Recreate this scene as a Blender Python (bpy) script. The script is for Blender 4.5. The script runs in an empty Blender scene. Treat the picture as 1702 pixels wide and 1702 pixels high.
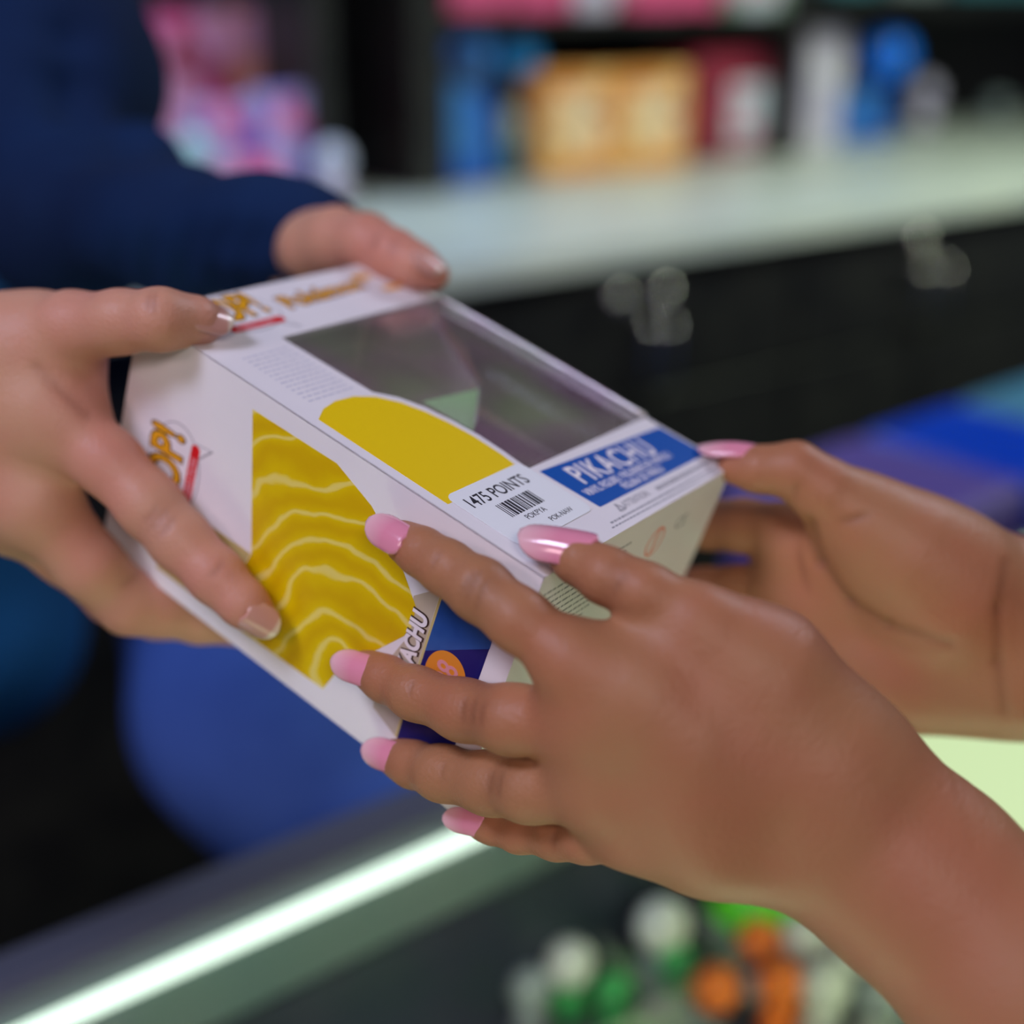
import bpy, bmesh, math, random
import numpy as np
from mathutils import Vector, Matrix
from mathutils.geometry import tessellate_polygon
random.seed(7)
scene = bpy.context.scene
COL = scene.collection

# ------------------------------------------------------------------ camera, world, lights, exposure
FPX = 2207.87
PITCH = math.radians(21.08)
CAM = Vector((0, 0, 1.35))
FWD = Vector((0, math.cos(PITCH), -math.sin(PITCH)))
UPV = Vector((0, math.sin(PITCH), math.cos(PITCH)))
RGT = Vector((1, 0, 0))
CM = Matrix(((1, 0, 0, 0), (0, UPV.y, -FWD.y, 0), (0, UPV.z, -FWD.z, 0), (0, 0, 0, 1)))
CM.translation = CAM
cd = bpy.data.cameras.new('camera')
cam = bpy.data.objects.new('camera', cd)
COL.objects.link(cam)
cam.matrix_world = CM
cd.sensor_width = 36
cd.lens = 36 * FPX / 1702
cd.clip_start = 0.02
cd.dof.use_dof = True
cd.dof.focus_distance = 0.372
cd.dof.aperture_fstop = 3.2
cd.dof.aperture_blades = 0
scene.camera = cam

world = bpy.data.worlds.new('world')
scene.world = world
world.use_nodes = True
bg = world.node_tree.nodes['Background']
bg.inputs[0].default_value = (0.20, 0.22, 0.38, 1)
bg.inputs[1].default_value = 0.16


def area(name, loc, target, size, power, color, sy=None, spread=None):
    ld = bpy.data.lights.new(name, 'AREA')
    ld.energy = power
    ld.color = color
    ld.size = size
    if sy:
        ld.shape = 'RECTANGLE'
        ld.size_y = sy
    if spread:
        ld.spread = spread
    o = bpy.data.objects.new(name, ld)
    COL.objects.link(o)
    o.location = loc
    o.rotation_euler = (Vector(target) - Vector(loc)).to_track_quat('-Z', 'Y').to_euler()
    return o


area('overhead_light', (-0.9, -0.25, 2.62), (0.0, 0.4, 1.1), 0.5, 23, (0.70, 0.72, 1.0))
area('overhead_light', (-1.7, -1.4, 2.55), (0.0, 0.4, 1.1), 0.6, 13, (1.0, 0.72, 0.74))
area('overhead_light', (0.35, -1.7, 2.4), (0.0, 0.4, 1.1), 0.5, 16, (1.0, 0.84, 0.78))  # unseen light added behind the camera to brighten the carton's bottom face
area('overhead_light', (1.25, 1.35, 2.5), (0.05, 0.45, 1.15), 0.4, 11, (0.80, 0.80, 1.0))
area('overhead_light', (1.9, 1.9, 2.62), (1.3, 2.3, 1.0), 0.8, 34, (0.86, 1.0, 0.74), spread=2.0)
area('overhead_light', (-1.0, 2.1, 2.62), (-0.5, 2.4, 1.0), 0.7, 16, (0.55, 0.75, 1.0), spread=2.0)

vs = scene.view_settings
vs.view_transform = 'Standard'
vs.look = 'None'
vs.gamma = 1
vs.use_curve_mapping = False
vs.exposure = 0.0
scene.cycles.use_denoising = True
scene.cycles.max_bounces = 8
scene.cycles.transparent_max_bounces = 16


# ------------------------------------------------------------------ coordinates
def P(px, py, d):
    return CAM + RGT * ((px - 851) / FPX * d) + UPV * ((851 - py) / FPX * d) + FWD * d


def ray(px, py):
    return RGT * ((px - 851) / FPX) + UPV * ((851 - py) / FPX) + FWD


def ground(px, py, z):
    r = ray(px, py)
    return CAM + r * ((z - CAM.z) / r.z)


U2 = Vector((0.7934, 0.6087, 0))       # along the counters
V2 = Vector((-0.6087, 0.7934, 0))      # away from the viewer


def onwall(px, py, p0):
    """point of the vertical plane through p0 parallel to the counters"""
    r = ray(px, py)
    t = (p0 - CAM).dot(V2) / r.dot(V2)
    return CAM + r * t


BR = Matrix(((0.56200271, -0.7777049, 0.28165234), (0.28073732, 0.49965152, 0.81947234), (-0.77803567, -0.38147535, 0.4991363))).to_4x4()
BR.translation = Vector((0.00844644, -0.01723706, -0.34948958))
BOXM = CM @ BR


def BX(x, y, z):
    return BOXM @ Vector((x, y, z))


# ------------------------------------------------------------------ object helpers
def tag(o, label=None, cat=None, group=None, kind=None):
    if label: o['label'] = label
    if cat: o['category'] = cat
    if group: o['group'] = group
    if kind: o['kind'] = kind
    return o


def empty(name, loc=(0, 0, 0), label=None, cat=None, group=None, rot=None, matrix=None):
    o = bpy.data.objects.new(name, None)
    COL.objects.link(o)
    o.empty_display_size = 0.05
    if matrix is not None:
        o.matrix_world = matrix
    else:
        o.location = loc
        if rot is not None: o.rotation_euler = (0, 0, rot)
    return tag(o, label, cat, group)


def link(name, me, mat=None, parent=None, smooth=False, world_space=False):
    o = bpy.data.objects.new(name, me)
    COL.objects.link(o)
    if mat is not None: me.materials.append(mat)
    if smooth:
        me.polygons.foreach_set('use_smooth', [True] * len(me.polygons))
    if parent is not None:
        o.parent = parent
        if world_space:
            bpy.context.view_layer.update()
            o.matrix_parent_inverse = parent.matrix_world.inverted()
    return o


def bm_obj(name, bm, mat, parent=None, smooth=False, world_space=False):
    me = bpy.data.meshes.new(name)
    bm.normal_update()
    bm.to_mesh(me)
    bm.free()
    return link(name, me, mat, parent, smooth, world_space)


def add_box(bm, c, s, bevel=0.0, rot=None):
    m = Matrix.Translation(Vector(c))
    if rot is not None: m = m @ rot
    m = m @ Matrix.Diagonal((s[0], s[1], s[2], 1))
    r = bmesh.ops.create_cube(bm, size=1, matrix=m)
    if bevel:
        es = list({e for v in r['verts'] for e in v.link_edges})
        bmesh.ops.bevel(bm, geom=es, offset=bevel, segments=3, affect='EDGES', profile=0.5)


def lathe(bm, prof, n=28, m=None):
    """prof: list of (r, z)"""
    rings = []
    m = m or Matrix.Identity(4)
    for r, z in prof:
        if r < 1e-6:
            rings.append([bm.verts.new(m @ Vector((0, 0, z)))])
        else:
            rings.append([bm.verts.new(m @ Vector((r * math.cos(2 * math.pi * k / n), r * math.sin(2 * math.pi * k / n), z))) for k in range(n)])
    for a, b in zip(rings, rings[1:]):
        for k in range(n):
            k2 = (k + 1) % n
            if len(a) == 1 and len(b) == 1: continue
            if len(a) == 1: bm.faces.new((a[0], b[k2], b[k]))
            elif len(b) == 1: bm.faces.new((a[k], a[k2], b[0]))
            else: bm.faces.new((a[k], a[k2], b[k2], b[k]))


def add_ball(bm, c, r, sc=(1, 1, 1), seg=20):
    bmesh.ops.create_uvsphere(bm, u_segments=seg, v_segments=seg // 2 + 2, radius=r,
                              matrix=Matrix.Translation(Vector(c)) @ Matrix.Diagonal((sc[0], sc[1], sc[2], 1)))


def tube(bm, pts, r, n=10):
    pts = [Vector(p) for p in pts]
    rings = []
    for i, p in enumerate(pts):
        t = (pts[min(i + 1, len(pts) - 1)] - pts[max(i - 1, 0)]).normalized()
        a = t.orthogonal().normalized() if i == 0 else (a - t * a.dot(t)).normalized()
        b = t.cross(a)
        rr = r[i] if isinstance(r, (list, tuple)) else r
        rings.append([bm.verts.new(p + a * rr * math.cos(2 * math.pi * k / n) + b * rr * math.sin(2 * math.pi * k / n)) for k in range(n)])
    for q, w in zip(rings, rings[1:]):
        for k in range(n):
            bm.faces.new((q[k], q[(k + 1) % n], w[(k + 1) % n], w[k]))
    bm.faces.new(rings[0][::-1])
    bm.faces.new(rings[-1])


# ------------------------------------------------------------------ materials
def mat(name, color, rough=0.5, metal=0.0, spec=0.5, **kw):
    m = bpy.data.materials.new(name)
    m.use_nodes = True
    b = m.node_tree.nodes['Principled BSDF']
    b.inputs['Base Color'].default_value = (*color, 1)
    b.inputs['Roughness'].default_value = rough
    b.inputs['Metallic'].default_value = metal
    b.inputs['Specular IOR Level'].default_value = spec
    for k, v in kw.items():
        b.inputs[k.replace('_', ' ')].default_value = v
    return m


def noisy(name, c1, c2, scale, rough=0.5, metal=0.0, bump=0.0, bscale=None, detail=3.0, spec=0.5, contrast=(0.35, 0.65), dist=0.001):
    m = mat(name, c1, rough, metal, spec)
    nt = m.node_tree
    b = nt.nodes['Principled BSDF']
    tc = nt.nodes.new('ShaderNodeTexCoord')
    n = nt.nodes.new('ShaderNodeTexNoise')
    n.inputs['Scale'].default_value = scale
    n.inputs['Detail'].default_value = detail
    nt.links.new(tc.outputs['Object'], n.inputs['Vector'])
    r = nt.nodes.new('ShaderNodeValToRGB')
    r.color_ramp.elements[0].position = contrast[0]
    r.color_ramp.elements[1].position = contrast[1]
    r.color_ramp.elements[0].color = (*c1, 1)
    r.color_ramp.elements[1].color = (*c2, 1)
    nt.links.new(n.outputs['Fac'], r.inputs['Fac'])
    nt.links.new(r.outputs['Color'], b.inputs['Base Color'])
    if bump:
        n2 = nt.nodes.new('ShaderNodeTexNoise')
        n2.inputs['Scale'].default_value = bscale or scale * 8
        n2.inputs['Detail'].default_value = 4
        nt.links.new(tc.outputs['Object'], n2.inputs['Vector'])
        bp = nt.nodes.new('ShaderNodeBump')
        bp.inputs['Strength'].default_value = bump
        bp.inputs['Distance'].default_value = dist
        nt.links.new(n2.outputs['Fac'], bp.inputs['Height'])
        nt.links.new(bp.outputs['Normal'], b.inputs['Normal'])
    return m


def emit(name, color, strength):
    m = mat(name, (0.2, 0.2, 0.2), 0.5)
    b = m.node_tree.nodes['Principled BSDF']
    b.inputs['Emission Color'].default_value = (*color, 1)
    b.inputs['Emission Strength'].default_value = strength
    return m


def plastic_film(name, haze_sheen=0.1, gloss=0.12, tint=(0.95, 0.95, 0.97), rough=0.08, haze_sheen_col=(0.6, 0.6, 0.62)):
    m = bpy.data.materials.new(name)
    m.use_nodes = True
    nt = m.node_tree
    nt.nodes.clear()
    out = nt.nodes.new('ShaderNodeOutputMaterial')
    tr = nt.nodes.new('ShaderNodeBsdfTransparent')
    tr.inputs[0].default_value = (*tint, 1)
    gl = nt.nodes.new('ShaderNodeBsdfGlossy')
    gl.inputs['Roughness'].default_value = rough
    gl.inputs['Color'].default_value = (1, 1, 1, 1)
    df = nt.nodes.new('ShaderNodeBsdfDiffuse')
    df.inputs[0].default_value = (*haze_sheen_col, 1)
    lw = nt.nodes.new('ShaderNodeLayerWeight')
    lw.inputs['Blend'].default_value = 0.5
    pw = nt.nodes.new('ShaderNodeMath'); pw.operation = 'POWER'; pw.inputs[1].default_value = 3.5
    sc_ = nt.nodes.new('ShaderNodeMath'); sc_.operation = 'MULTIPLY_ADD'; sc_.inputs[1].default_value = 0.8; sc_.inputs[2].default_value = gloss * 0.4
    nt.links.new(lw.outputs['Facing'], pw.inputs[0]); nt.links.new(pw.outputs[0], sc_.inputs[0])
    tc = nt.nodes.new('ShaderNodeTexCoord')
    n = nt.nodes.new('ShaderNodeTexNoise')
    n.inputs['Scale'].default_value = 14
    bp = nt.nodes.new('ShaderNodeBump')
    bp.inputs['Strength'].default_value = 0.35
    bp.inputs['Distance'].default_value = 0.004
    m1 = nt.nodes.new('ShaderNodeMixShader')
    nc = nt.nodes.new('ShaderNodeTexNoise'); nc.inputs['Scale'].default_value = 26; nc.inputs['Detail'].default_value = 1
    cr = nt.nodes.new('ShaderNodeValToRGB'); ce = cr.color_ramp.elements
    h_ = haze_sheen_col
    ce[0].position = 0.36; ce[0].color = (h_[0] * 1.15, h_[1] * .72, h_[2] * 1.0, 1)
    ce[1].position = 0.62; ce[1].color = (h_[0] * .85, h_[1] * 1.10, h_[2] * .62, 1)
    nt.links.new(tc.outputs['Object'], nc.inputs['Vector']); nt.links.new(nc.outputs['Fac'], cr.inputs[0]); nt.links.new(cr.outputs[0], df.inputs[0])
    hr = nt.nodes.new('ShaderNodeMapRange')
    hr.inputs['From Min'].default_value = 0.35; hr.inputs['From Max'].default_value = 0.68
    hr.inputs['To Min'].default_value = haze_sheen * 0.5; hr.inputs['To Max'].default_value = haze_sheen * 1.9  # mottled haze colour also paints in soft reflections of the shop lights
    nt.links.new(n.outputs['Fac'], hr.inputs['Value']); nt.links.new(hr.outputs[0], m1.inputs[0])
    m2 = nt.nodes.new('ShaderNodeMixShader')
    L = nt.links.new
    L(tc.outputs['Object'], n.inputs['Vector'])
    L(n.outputs['Fac'], bp.inputs['Height'])
    L(bp.outputs['Normal'], gl.inputs['Normal'])
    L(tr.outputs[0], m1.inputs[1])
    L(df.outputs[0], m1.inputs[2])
    L(sc_.outputs[0], m2.inputs[0])
    L(m1.outputs[0], m2.inputs[1])
    L(gl.outputs[0], m2.inputs[2])
    L(m2.outputs[0], out.inputs[0])
    return m


def translucent(name, c):
    m = bpy.data.materials.new(name); m.use_nodes = True
    nt = m.node_tree; nt.nodes.clear()
    out = nt.nodes.new('ShaderNodeOutputMaterial'); mx = nt.nodes.new('ShaderNodeMixShader'); mx.inputs[0].default_value = 0.6
    d = nt.nodes.new('ShaderNodeBsdfDiffuse'); t = nt.nodes.new('ShaderNodeBsdfTranslucent')
    d.inputs[0].default_value = (*c, 1); t.inputs[0].default_value = (*c, 1)
    nt.links.new(d.outputs[0], mx.inputs[1]); nt.links.new(t.outputs[0], mx.inputs[2]); nt.links.new(mx.outputs[0], out.inputs[0])
    return m


def skin(name, base, red, dark, sss=0.12, rough=0.48):
    m = mat(name, base, rough, 0, 0.35)
    nt = m.node_tree
    b = nt.nodes['Principled BSDF']
    b.inputs['Subsurface Weight'].default_value = sss
    b.inputs['Subsurface Radius'].default_value = (1.0, 0.35, 0.2)
    b.inputs['Subsurface Scale'].default_value = 0.006
    L = nt.links.new
    tc = nt.nodes.new('ShaderNodeTexCoord')

    def noise(sc, det):
        n = nt.nodes.new('ShaderNodeTexNoise')
        n.inputs['Scale'].default_value = sc
        n.inputs['Detail'].default_value = det
        L(tc.outputs['Object'], n.inputs['Vector'])
        return n
    n1 = noise(28, 3)
    rp = nt.nodes.new('ShaderNodeMapRange')
    rp.inputs['From Min'].default_value = 0.38
    rp.inputs['From Max'].default_value = 0.68
    rp.inputs['To Max'].default_value = 0.55
    L(n1.outputs['Fac'], rp.inputs['Value'])
    mx = nt.nodes.new('ShaderNodeMix'); mx.data_type = 'RGBA'
    mx.inputs[6].default_value = (*base, 1); mx.inputs[7].default_value = (*red, 1)
    L(rp.outputs[0], mx.inputs[0])
    at = nt.nodes.new('ShaderNodeAttribute'); at.attribute_name = 'flush'
    mx2 = nt.nodes.new('ShaderNodeMix'); mx2.data_type = 'RGBA'
    mx2.inputs[7].default_value = (*red, 1)
    L(mx.outputs[2], mx2.inputs[6]); L(at.outputs['Fac'], mx2.inputs[0])
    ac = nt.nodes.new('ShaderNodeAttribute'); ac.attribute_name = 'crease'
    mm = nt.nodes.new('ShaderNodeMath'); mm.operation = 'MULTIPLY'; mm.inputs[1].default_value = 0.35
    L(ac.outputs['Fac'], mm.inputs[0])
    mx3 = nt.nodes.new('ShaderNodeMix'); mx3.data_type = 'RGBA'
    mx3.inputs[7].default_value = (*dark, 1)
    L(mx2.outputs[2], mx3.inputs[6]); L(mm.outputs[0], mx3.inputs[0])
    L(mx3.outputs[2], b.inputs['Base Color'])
    n2 = noise(900, 3)
    v = nt.nodes.new('ShaderNodeTexVoronoi'); v.inputs['Scale'].default_value = 700
    L(tc.outputs['Object'], v.inputs['Vector'])
    ad = nt.nodes.new('ShaderNodeMath'); ad.operation = 'ADD'
    L(n2.outputs['Fac'], ad.inputs[0]); L(v.outputs['Distance'], ad.inputs[1])
    bp = nt.nodes.new('ShaderNodeBump')
    bp.inputs['Strength'].default_value = 0.22; bp.inputs['Distance'].default_value = 0.0006
    L(ad.outputs[0], bp.inputs['Height'])
    L(bp.outputs['Normal'], b.inputs['Normal'])
    return m


def nail_mat(name, c1, c2, p0=0.45, p1=1.0, rough=0.16):
    m = mat(name, c1, rough, Coat_Weight=0.4)
    nt = m.node_tree; b = nt.nodes['Principled BSDF']
    at = nt.nodes.new('ShaderNodeAttribute'); at.attribute_name = 'along'
    r = nt.nodes.new('ShaderNodeValToRGB'); e = r.color_ramp.elements
    e[0].position = p0; e[0].color = (*c1, 1); e[1].position = p1; e[1].color = (*c2, 1)
    nt.links.new(at.outputs['Fac'], r.inputs[0]); nt.links.new(r.outputs[0], b.inputs['Base Color'])
    return m


M = {}
M['skin_a'] = skin('skin_a', (0.55, 0.295, 0.19), (0.55, 0.20, 0.16), (0.22, 0.08, 0.05))
M['skin_b'] = skin('skin_b', (0.385, 0.180, 0.088), (0.40, 0.135, 0.075), (0.13, 0.045, 0.022))
M['nail_pink'] = nail_mat('nail_pink', (0.74, 0.27, 0.38), (0.80, 0.50, 0.54))
M['nail_plain'] = nail_mat('nail_plain', (0.58, 0.30, 0.25), (0.74, 0.60, 0.50), 0.8, 0.86, .3)
M['navy'] = noisy('navy_cloth', (0.001, 0.010, 0.045), (0.002, 0.019, 0.078), 9, 0.85, bump=0.4, bscale=500, spec=0.2)
M['blue_shirt'] = noisy('blue_cloth', (0.002, 0.045, 0.15), (0.004, 0.065, 0.20), 8, 0.85, bump=0.4, bscale=500, spec=0.2)
M['jeans'] = noisy('jeans_cloth', (0.035, 0.085, 0.34), (0.06, 0.13, 0.46), 9, 0.9, bump=0.4, bscale=600, spec=0.15)
M['tshirt'] = noisy('tee_cloth', (0.03, 0.03, 0.035), (0.05, 0.05, 0.055), 12, 0.9)
M['trousers'] = noisy('trouser_cloth', (0.004, 0.005, 0.012), (0.007, 0.009, 0.02), 12, 0.9)
M['card'] = noisy('white_card', (0.78, 0.76, 0.80), (0.82, 0.80, 0.83), 30, 0.32, spec=0.4)
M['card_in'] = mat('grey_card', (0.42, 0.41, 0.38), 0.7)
M['card_lit'] = translucent('buff_card', (0.80, 0.74, 0.72))
M['ink_tan'] = noisy('ink_tan', (0.50, 0.42, 0.30), (0.55, 0.48, 0.42), 40, 0.4)
M['film'] = plastic_film('clear_film', haze_sheen=0.09, gloss=0.17, rough=0.14, haze_sheen_col=(0.66, 0.60, 0.62))
M['tray'] = plastic_film('clear_tray', haze_sheen=0.04, gloss=0.12, rough=0.10, haze_sheen_col=(0.5, 0.48, 0.5))
M['edge'] = plastic_film('film_edge', haze_sheen=0.55, gloss=0.5, rough=0.12, haze_sheen_col=(0.75, 0.78, 0.85))
M['ink_blue'] = mat('ink_blue', (0.0, 0.085, 0.42), 0.35)
M['ink_navy'] = mat('ink_navy', (0.012, 0.012, 0.14), 0.3)
M['ink_blue2'] = noisy('ink_sky', (0.01, 0.05, 0.24), (0.03, 0.10, 0.34), 60, 0.3)
M['ink_orange'] = mat('ink_orange', (0.75, 0.27, 0.03), 0.35)
M['ink_amber'] = mat('ink_amber', (0.78, 0.38, 0.01), 0.35)
M['ink_black'] = mat('ink_black', (0.02, 0.02, 0.03), 0.4)
M['ink_brown'] = mat('ink_brown', (0.05, 0.025, 0.02), 0.4)
M['ink_grey'] = mat('ink_grey', (0.30, 0.30, 0.34), 0.5)
M['ink_pale'] = mat('ink_pale', (0.58, 0.58, 0.68), 0.5)
M['ink_lilac'] = mat('ink_lilac', (0.45, 0.38, 0.50), 0.4)
M['ink_red'] = mat('ink_red', (0.68, 0.004, 0.012), 0.35)
M['ink_rose'] = mat('ink_rose', (0.72, 0.30, 0.33), 0.4)
M['ink_scarlet'] = mat('ink_scarlet', (0.75, 0.10, 0.03), 0.45)
M['ink_white'] = mat('ink_white', (0.86, 0.82, 0.86), 0.35)
M['ink_gold'] = noisy('ink_gold', (0.52, 0.36, 0.10), (0.58, 0.50, 0.22), 30, 0.35)
M['sticker'] = mat('sticker', (0.80, 0.84, 0.88), 0.45)
M['metal'] = mat('metal_rail', (0.16, 0.17, 0.24), 0.35, 0.6)
M['black'] = noisy('black_wood', (0.008, 0.008, 0.009), (0.016, 0.016, 0.015), 14, 0.4)
M['chrome'] = mat('chrome', (0.75, 0.72, 0.68), 0.18, 1.0)
M['counter'] = noisy('counter_top', (0.50, 0.55, 0.54), (0.60, 0.64, 0.58), 5, 0.35)
M['floor'] = noisy('floor', (0.010, 0.010, 0.013), (0.018, 0.018, 0.02), 6, 0.5)
M['wall'] = noisy('wall', (0.012, 0.012, 0.016), (0.022, 0.020, 0.026), 4, 0.8)
M['glass'] = plastic_film('case_glass', haze_sheen=0.008, gloss=0.10, rough=0.03)
M['acrylic'] = plastic_film('acrylic', haze_sheen=0.25, gloss=0.25, rough=0.1, haze_sheen_col=(0.55, 0.75, 0.65))
M['led'] = emit('led', (0.78, 1.0, 0.80), 2.2)
M['led_fill'] = emit('led_fill', (0.86, 1.0, 0.56), 17.0)  # strong glow for the added strip out of view
M['panel'] = emit('light_panel', (0.72, 0.95, 0.42), 0.72)


def yellow_swirl():
    m = mat('ink_yellow_swirl', (0.72, 0.50, 0.0), 0.35)
    nt = m.node_tree; b = nt.nodes['Principled BSDF']; L = nt.links.new
    tc = nt.nodes.new('ShaderNodeTexCoord')
    mp = nt.nodes.new('ShaderNodeMapping')
    mp.inputs['Location'].default_value = (-0.01, -0.05, 0.075)
    w = nt.nodes.new('ShaderNodeTexWave')
    w.wave_type = 'RINGS'; w.rings_direction = 'SPHERICAL'
    w.inputs['Scale'].default_value = 30
    w.inputs['Distortion'].default_value = 7.0
    w.inputs['Detail'].default_value = 2.5
    w.inputs['Detail Scale'].default_value = 1.2
    r = nt.nodes.new('ShaderNodeValToRGB')
    e = r.color_ramp.elements
    e[0].position = 0.0; e[0].color = (0.66, 0.42, 0.0, 1)
    e[1].position = 1.0; e[1].color = (0.80, 0.66, 0.16, 1)
    k = e.new(0.90); k.color = (0.74, 0.53, 0.0, 1)
    k = e.new(0.96); k.color = (0.80, 0.64, 0.10, 1)
    L(tc.outputs['Object'], mp.inputs[0]); L(mp.outputs[0], w.inputs['Vector'])
    L(w.outputs['Fac'], r.inputs['Fac']); L(r.outputs['Color'], b.inputs['Base Color'])
    return m


M['yellow_swirl'] = yellow_swirl()
M['ink_yellow'] = mat('ink_yellow', (0.84, 0.60, 0.0), 0.4)


# ------------------------------------------------------------------ signed distance modelling (hands, cloth)
class Field:
    def __init__(s, lo, hi, vox):
        s.lo = np.array(lo, np.float32); s.v = vox
        s.n = np.ceil((np.array(hi) - np.array(lo)) / vox).astype(int) + 1
        s.ax = [s.lo[i] + vox * np.arange(s.n[i], dtype=np.float32) for i in range(3)]

    def blank(s):
        return np.full(s.n, 0.05, np.float32)

    def win(s, lo, hi):
        a = np.maximum(((np.array(lo) - s.lo) / s.v).astype(int), 0)
        b = np.minimum(((np.array(hi) - s.lo) / s.v).astype(int) + 2, s.n)
        return tuple(slice(int(x), int(max(x, y))) for x, y in zip(a, b))

    def cone(s, D, a, b, ra, rb, k, pad=0.016):
        a = np.array(a, np.float32); b = np.array(b, np.float32)
        r = max(ra, rb) + pad
        w = s.win(np.minimum(a, b) - r, np.maximum(a, b) + r)
        X = s.ax[0][w[0]][:, None, None] - a[0]; Y = s.ax[1][w[1]][None, :, None] - a[1]; Z = s.ax[2][w[2]][None, None, :] - a[2]
        if X.size * Y.size * Z.size == 0: return
        ab = b - a; L2 = float(ab @ ab) + 1e-12
        t = np.clip((X * ab[0] + Y * ab[1] + Z * ab[2]) / L2, 0, 1)
        d = np.sqrt((X - t * ab[0]) ** 2 + (Y - t * ab[1]) ** 2 + (Z - t * ab[2]) ** 2) - (ra + t * (rb - ra))
        D[w] = smin(D[w], d, k)

    def chain(s, pts, k=0.003, D=None, pad=0.016):
        if D is None: D = s.blank()
        for (p, r), (q, t) in zip(pts, pts[1:]):
            s.cone(D, p, q, r, t, k, pad)
        return D

    def mesh(s, D):
        v = s.v
        n = np.array(D.shape)
        S = D < 0
        c = [(i, j, k) for i in (0, 1) for j in (0, 1) for k in (0, 1)]
        cnt = np.zeros(n - 1, np.int8)
        for (i, j, k) in c:
            cnt += S[i:n[0] - 1 + i, j:n[1] - 1 + j, k:n[2] - 1 + k]
        act = (cnt > 0) & (cnt < 8)
        idx = np.argwhere(act)
        num = np.full(n - 1, -1, np.int64)
        num[act] = np.arange(len(idx))
        pos = np.zeros((len(idx), 3)); ct = np.zeros(len(idx))
        for a in c:
            for ax in range(3):
                if a[ax]: continue
                b = list(a); b[ax] = 1
                da = D[tuple((idx + a).T)]; db = D[tuple((idx + b).T)]
                m = (da < 0) != (db < 0)
                t = np.where(m, da / np.where(m, da - db, 1), 0)
                q = idx + np.array(a) * 1.0
                q[:, ax] += t
                pos[m] += q[m]; ct[m] += 1
        pos = pos / ct[:, None] * v + s.lo
        quads = []
        for ax in range(3):
            o1, o2 = [(1, 2), (2, 0), (0, 1)][ax]
            A = S; sl = [slice(None)] * 3; sl[ax] = slice(0, n[ax] - 1); sl2 = list(sl); sl2[ax] = slice(1, n[ax])
            ch = A[tuple(sl)] != A[tuple(sl2)]
            e = np.argwhere(ch)
            e = e[(e[:, o1] > 0) & (e[:, o2] > 0) & (e[:, o1] < n[o1] - 1) & (e[:, o2] < n[o2] - 1)]
            ins = A[tuple(e.T)]
            def cell(d1, d2):
                q = e.copy(); q[:, o1] -= d1; q[:, o2] -= d2
                return num[tuple(q.T)]
            Q = np.stack([cell(1, 1), cell(0, 1), cell(0, 0), cell(1, 0)], 1)
            Q[~ins] = Q[~ins][:, ::-1]
            quads.append(Q)
        return pos, np.concatenate(quads)


def smin(a, b, k):
    h = np.maximum(k - np.abs(a - b), 0) / k
    return np.minimum(a, b) - h * h * k * 0.25


def relax(V, F, it=2, lam=0.5):
    E = np.concatenate([F[:, [0, 1]], F[:, [1, 2]], F[:, [2, 3]], F[:, [3, 0]]])
    for _ in range(it):
        acc = np.zeros_like(V); ct = np.zeros(len(V))
        for a, b in ((0, 1), (1, 0)):
            for i in range(3):
                acc[:, i] += np.bincount(E[:, a], V[E[:, b], i], len(V))
            ct += np.bincount(E[:, a], None, len(V))
        V = V + lam * (acc / np.maximum(ct, 1)[:, None] - V)
    return V


def vnormals(V, F):
    n = np.cross(V[F[:, 2]] - V[F[:, 0]], V[F[:, 3]] - V[F[:, 1]])
    N = np.zeros_like(V)
    for j in range(4):
        for i in range(3):
            N[:, i] += np.bincount(F[:, j], n[:, i], len(V))
    return N / np.maximum(np.linalg.norm(N, axis=1), 1e-12)[:, None]


def segdist(V, a, b):
    ab = b - a
    t = np.clip(((V - a) @ ab) / (ab @ ab + 1e-12), 0, 1)
    return np.linalg.norm(V - (a + t[:, None] * ab), axis=1)


def raw_mesh(name, V, F, attrs=None):
    me = bpy.data.meshes.new(name)
    me.vertices.add(len(V)); me.vertices.foreach_set('co', V.astype(np.float32).ravel())
    me.loops.add(F.size); me.loops.foreach_set('vertex_index', F.astype(np.int32).ravel())
    me.polygons.add(len(F)); me.polygons.foreach_set('loop_start', np.arange(0, F.size, 4, dtype=np.int32))
    me.update(calc_edges=True)
    me.validate()
    for k, a in (attrs or {}).items():
        at = me.attributes.new(k, 'FLOAT', 'POINT')
        at.data.foreach_set('value', a.astype(np.float32))
    return me


def chainw(pts):
    """(px, py, depth, half width in px) -> (world point, radius)"""
    return [(np.array(P(x, y, d)), hw * d / FPX) for x, y, d, hw in pts]


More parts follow.
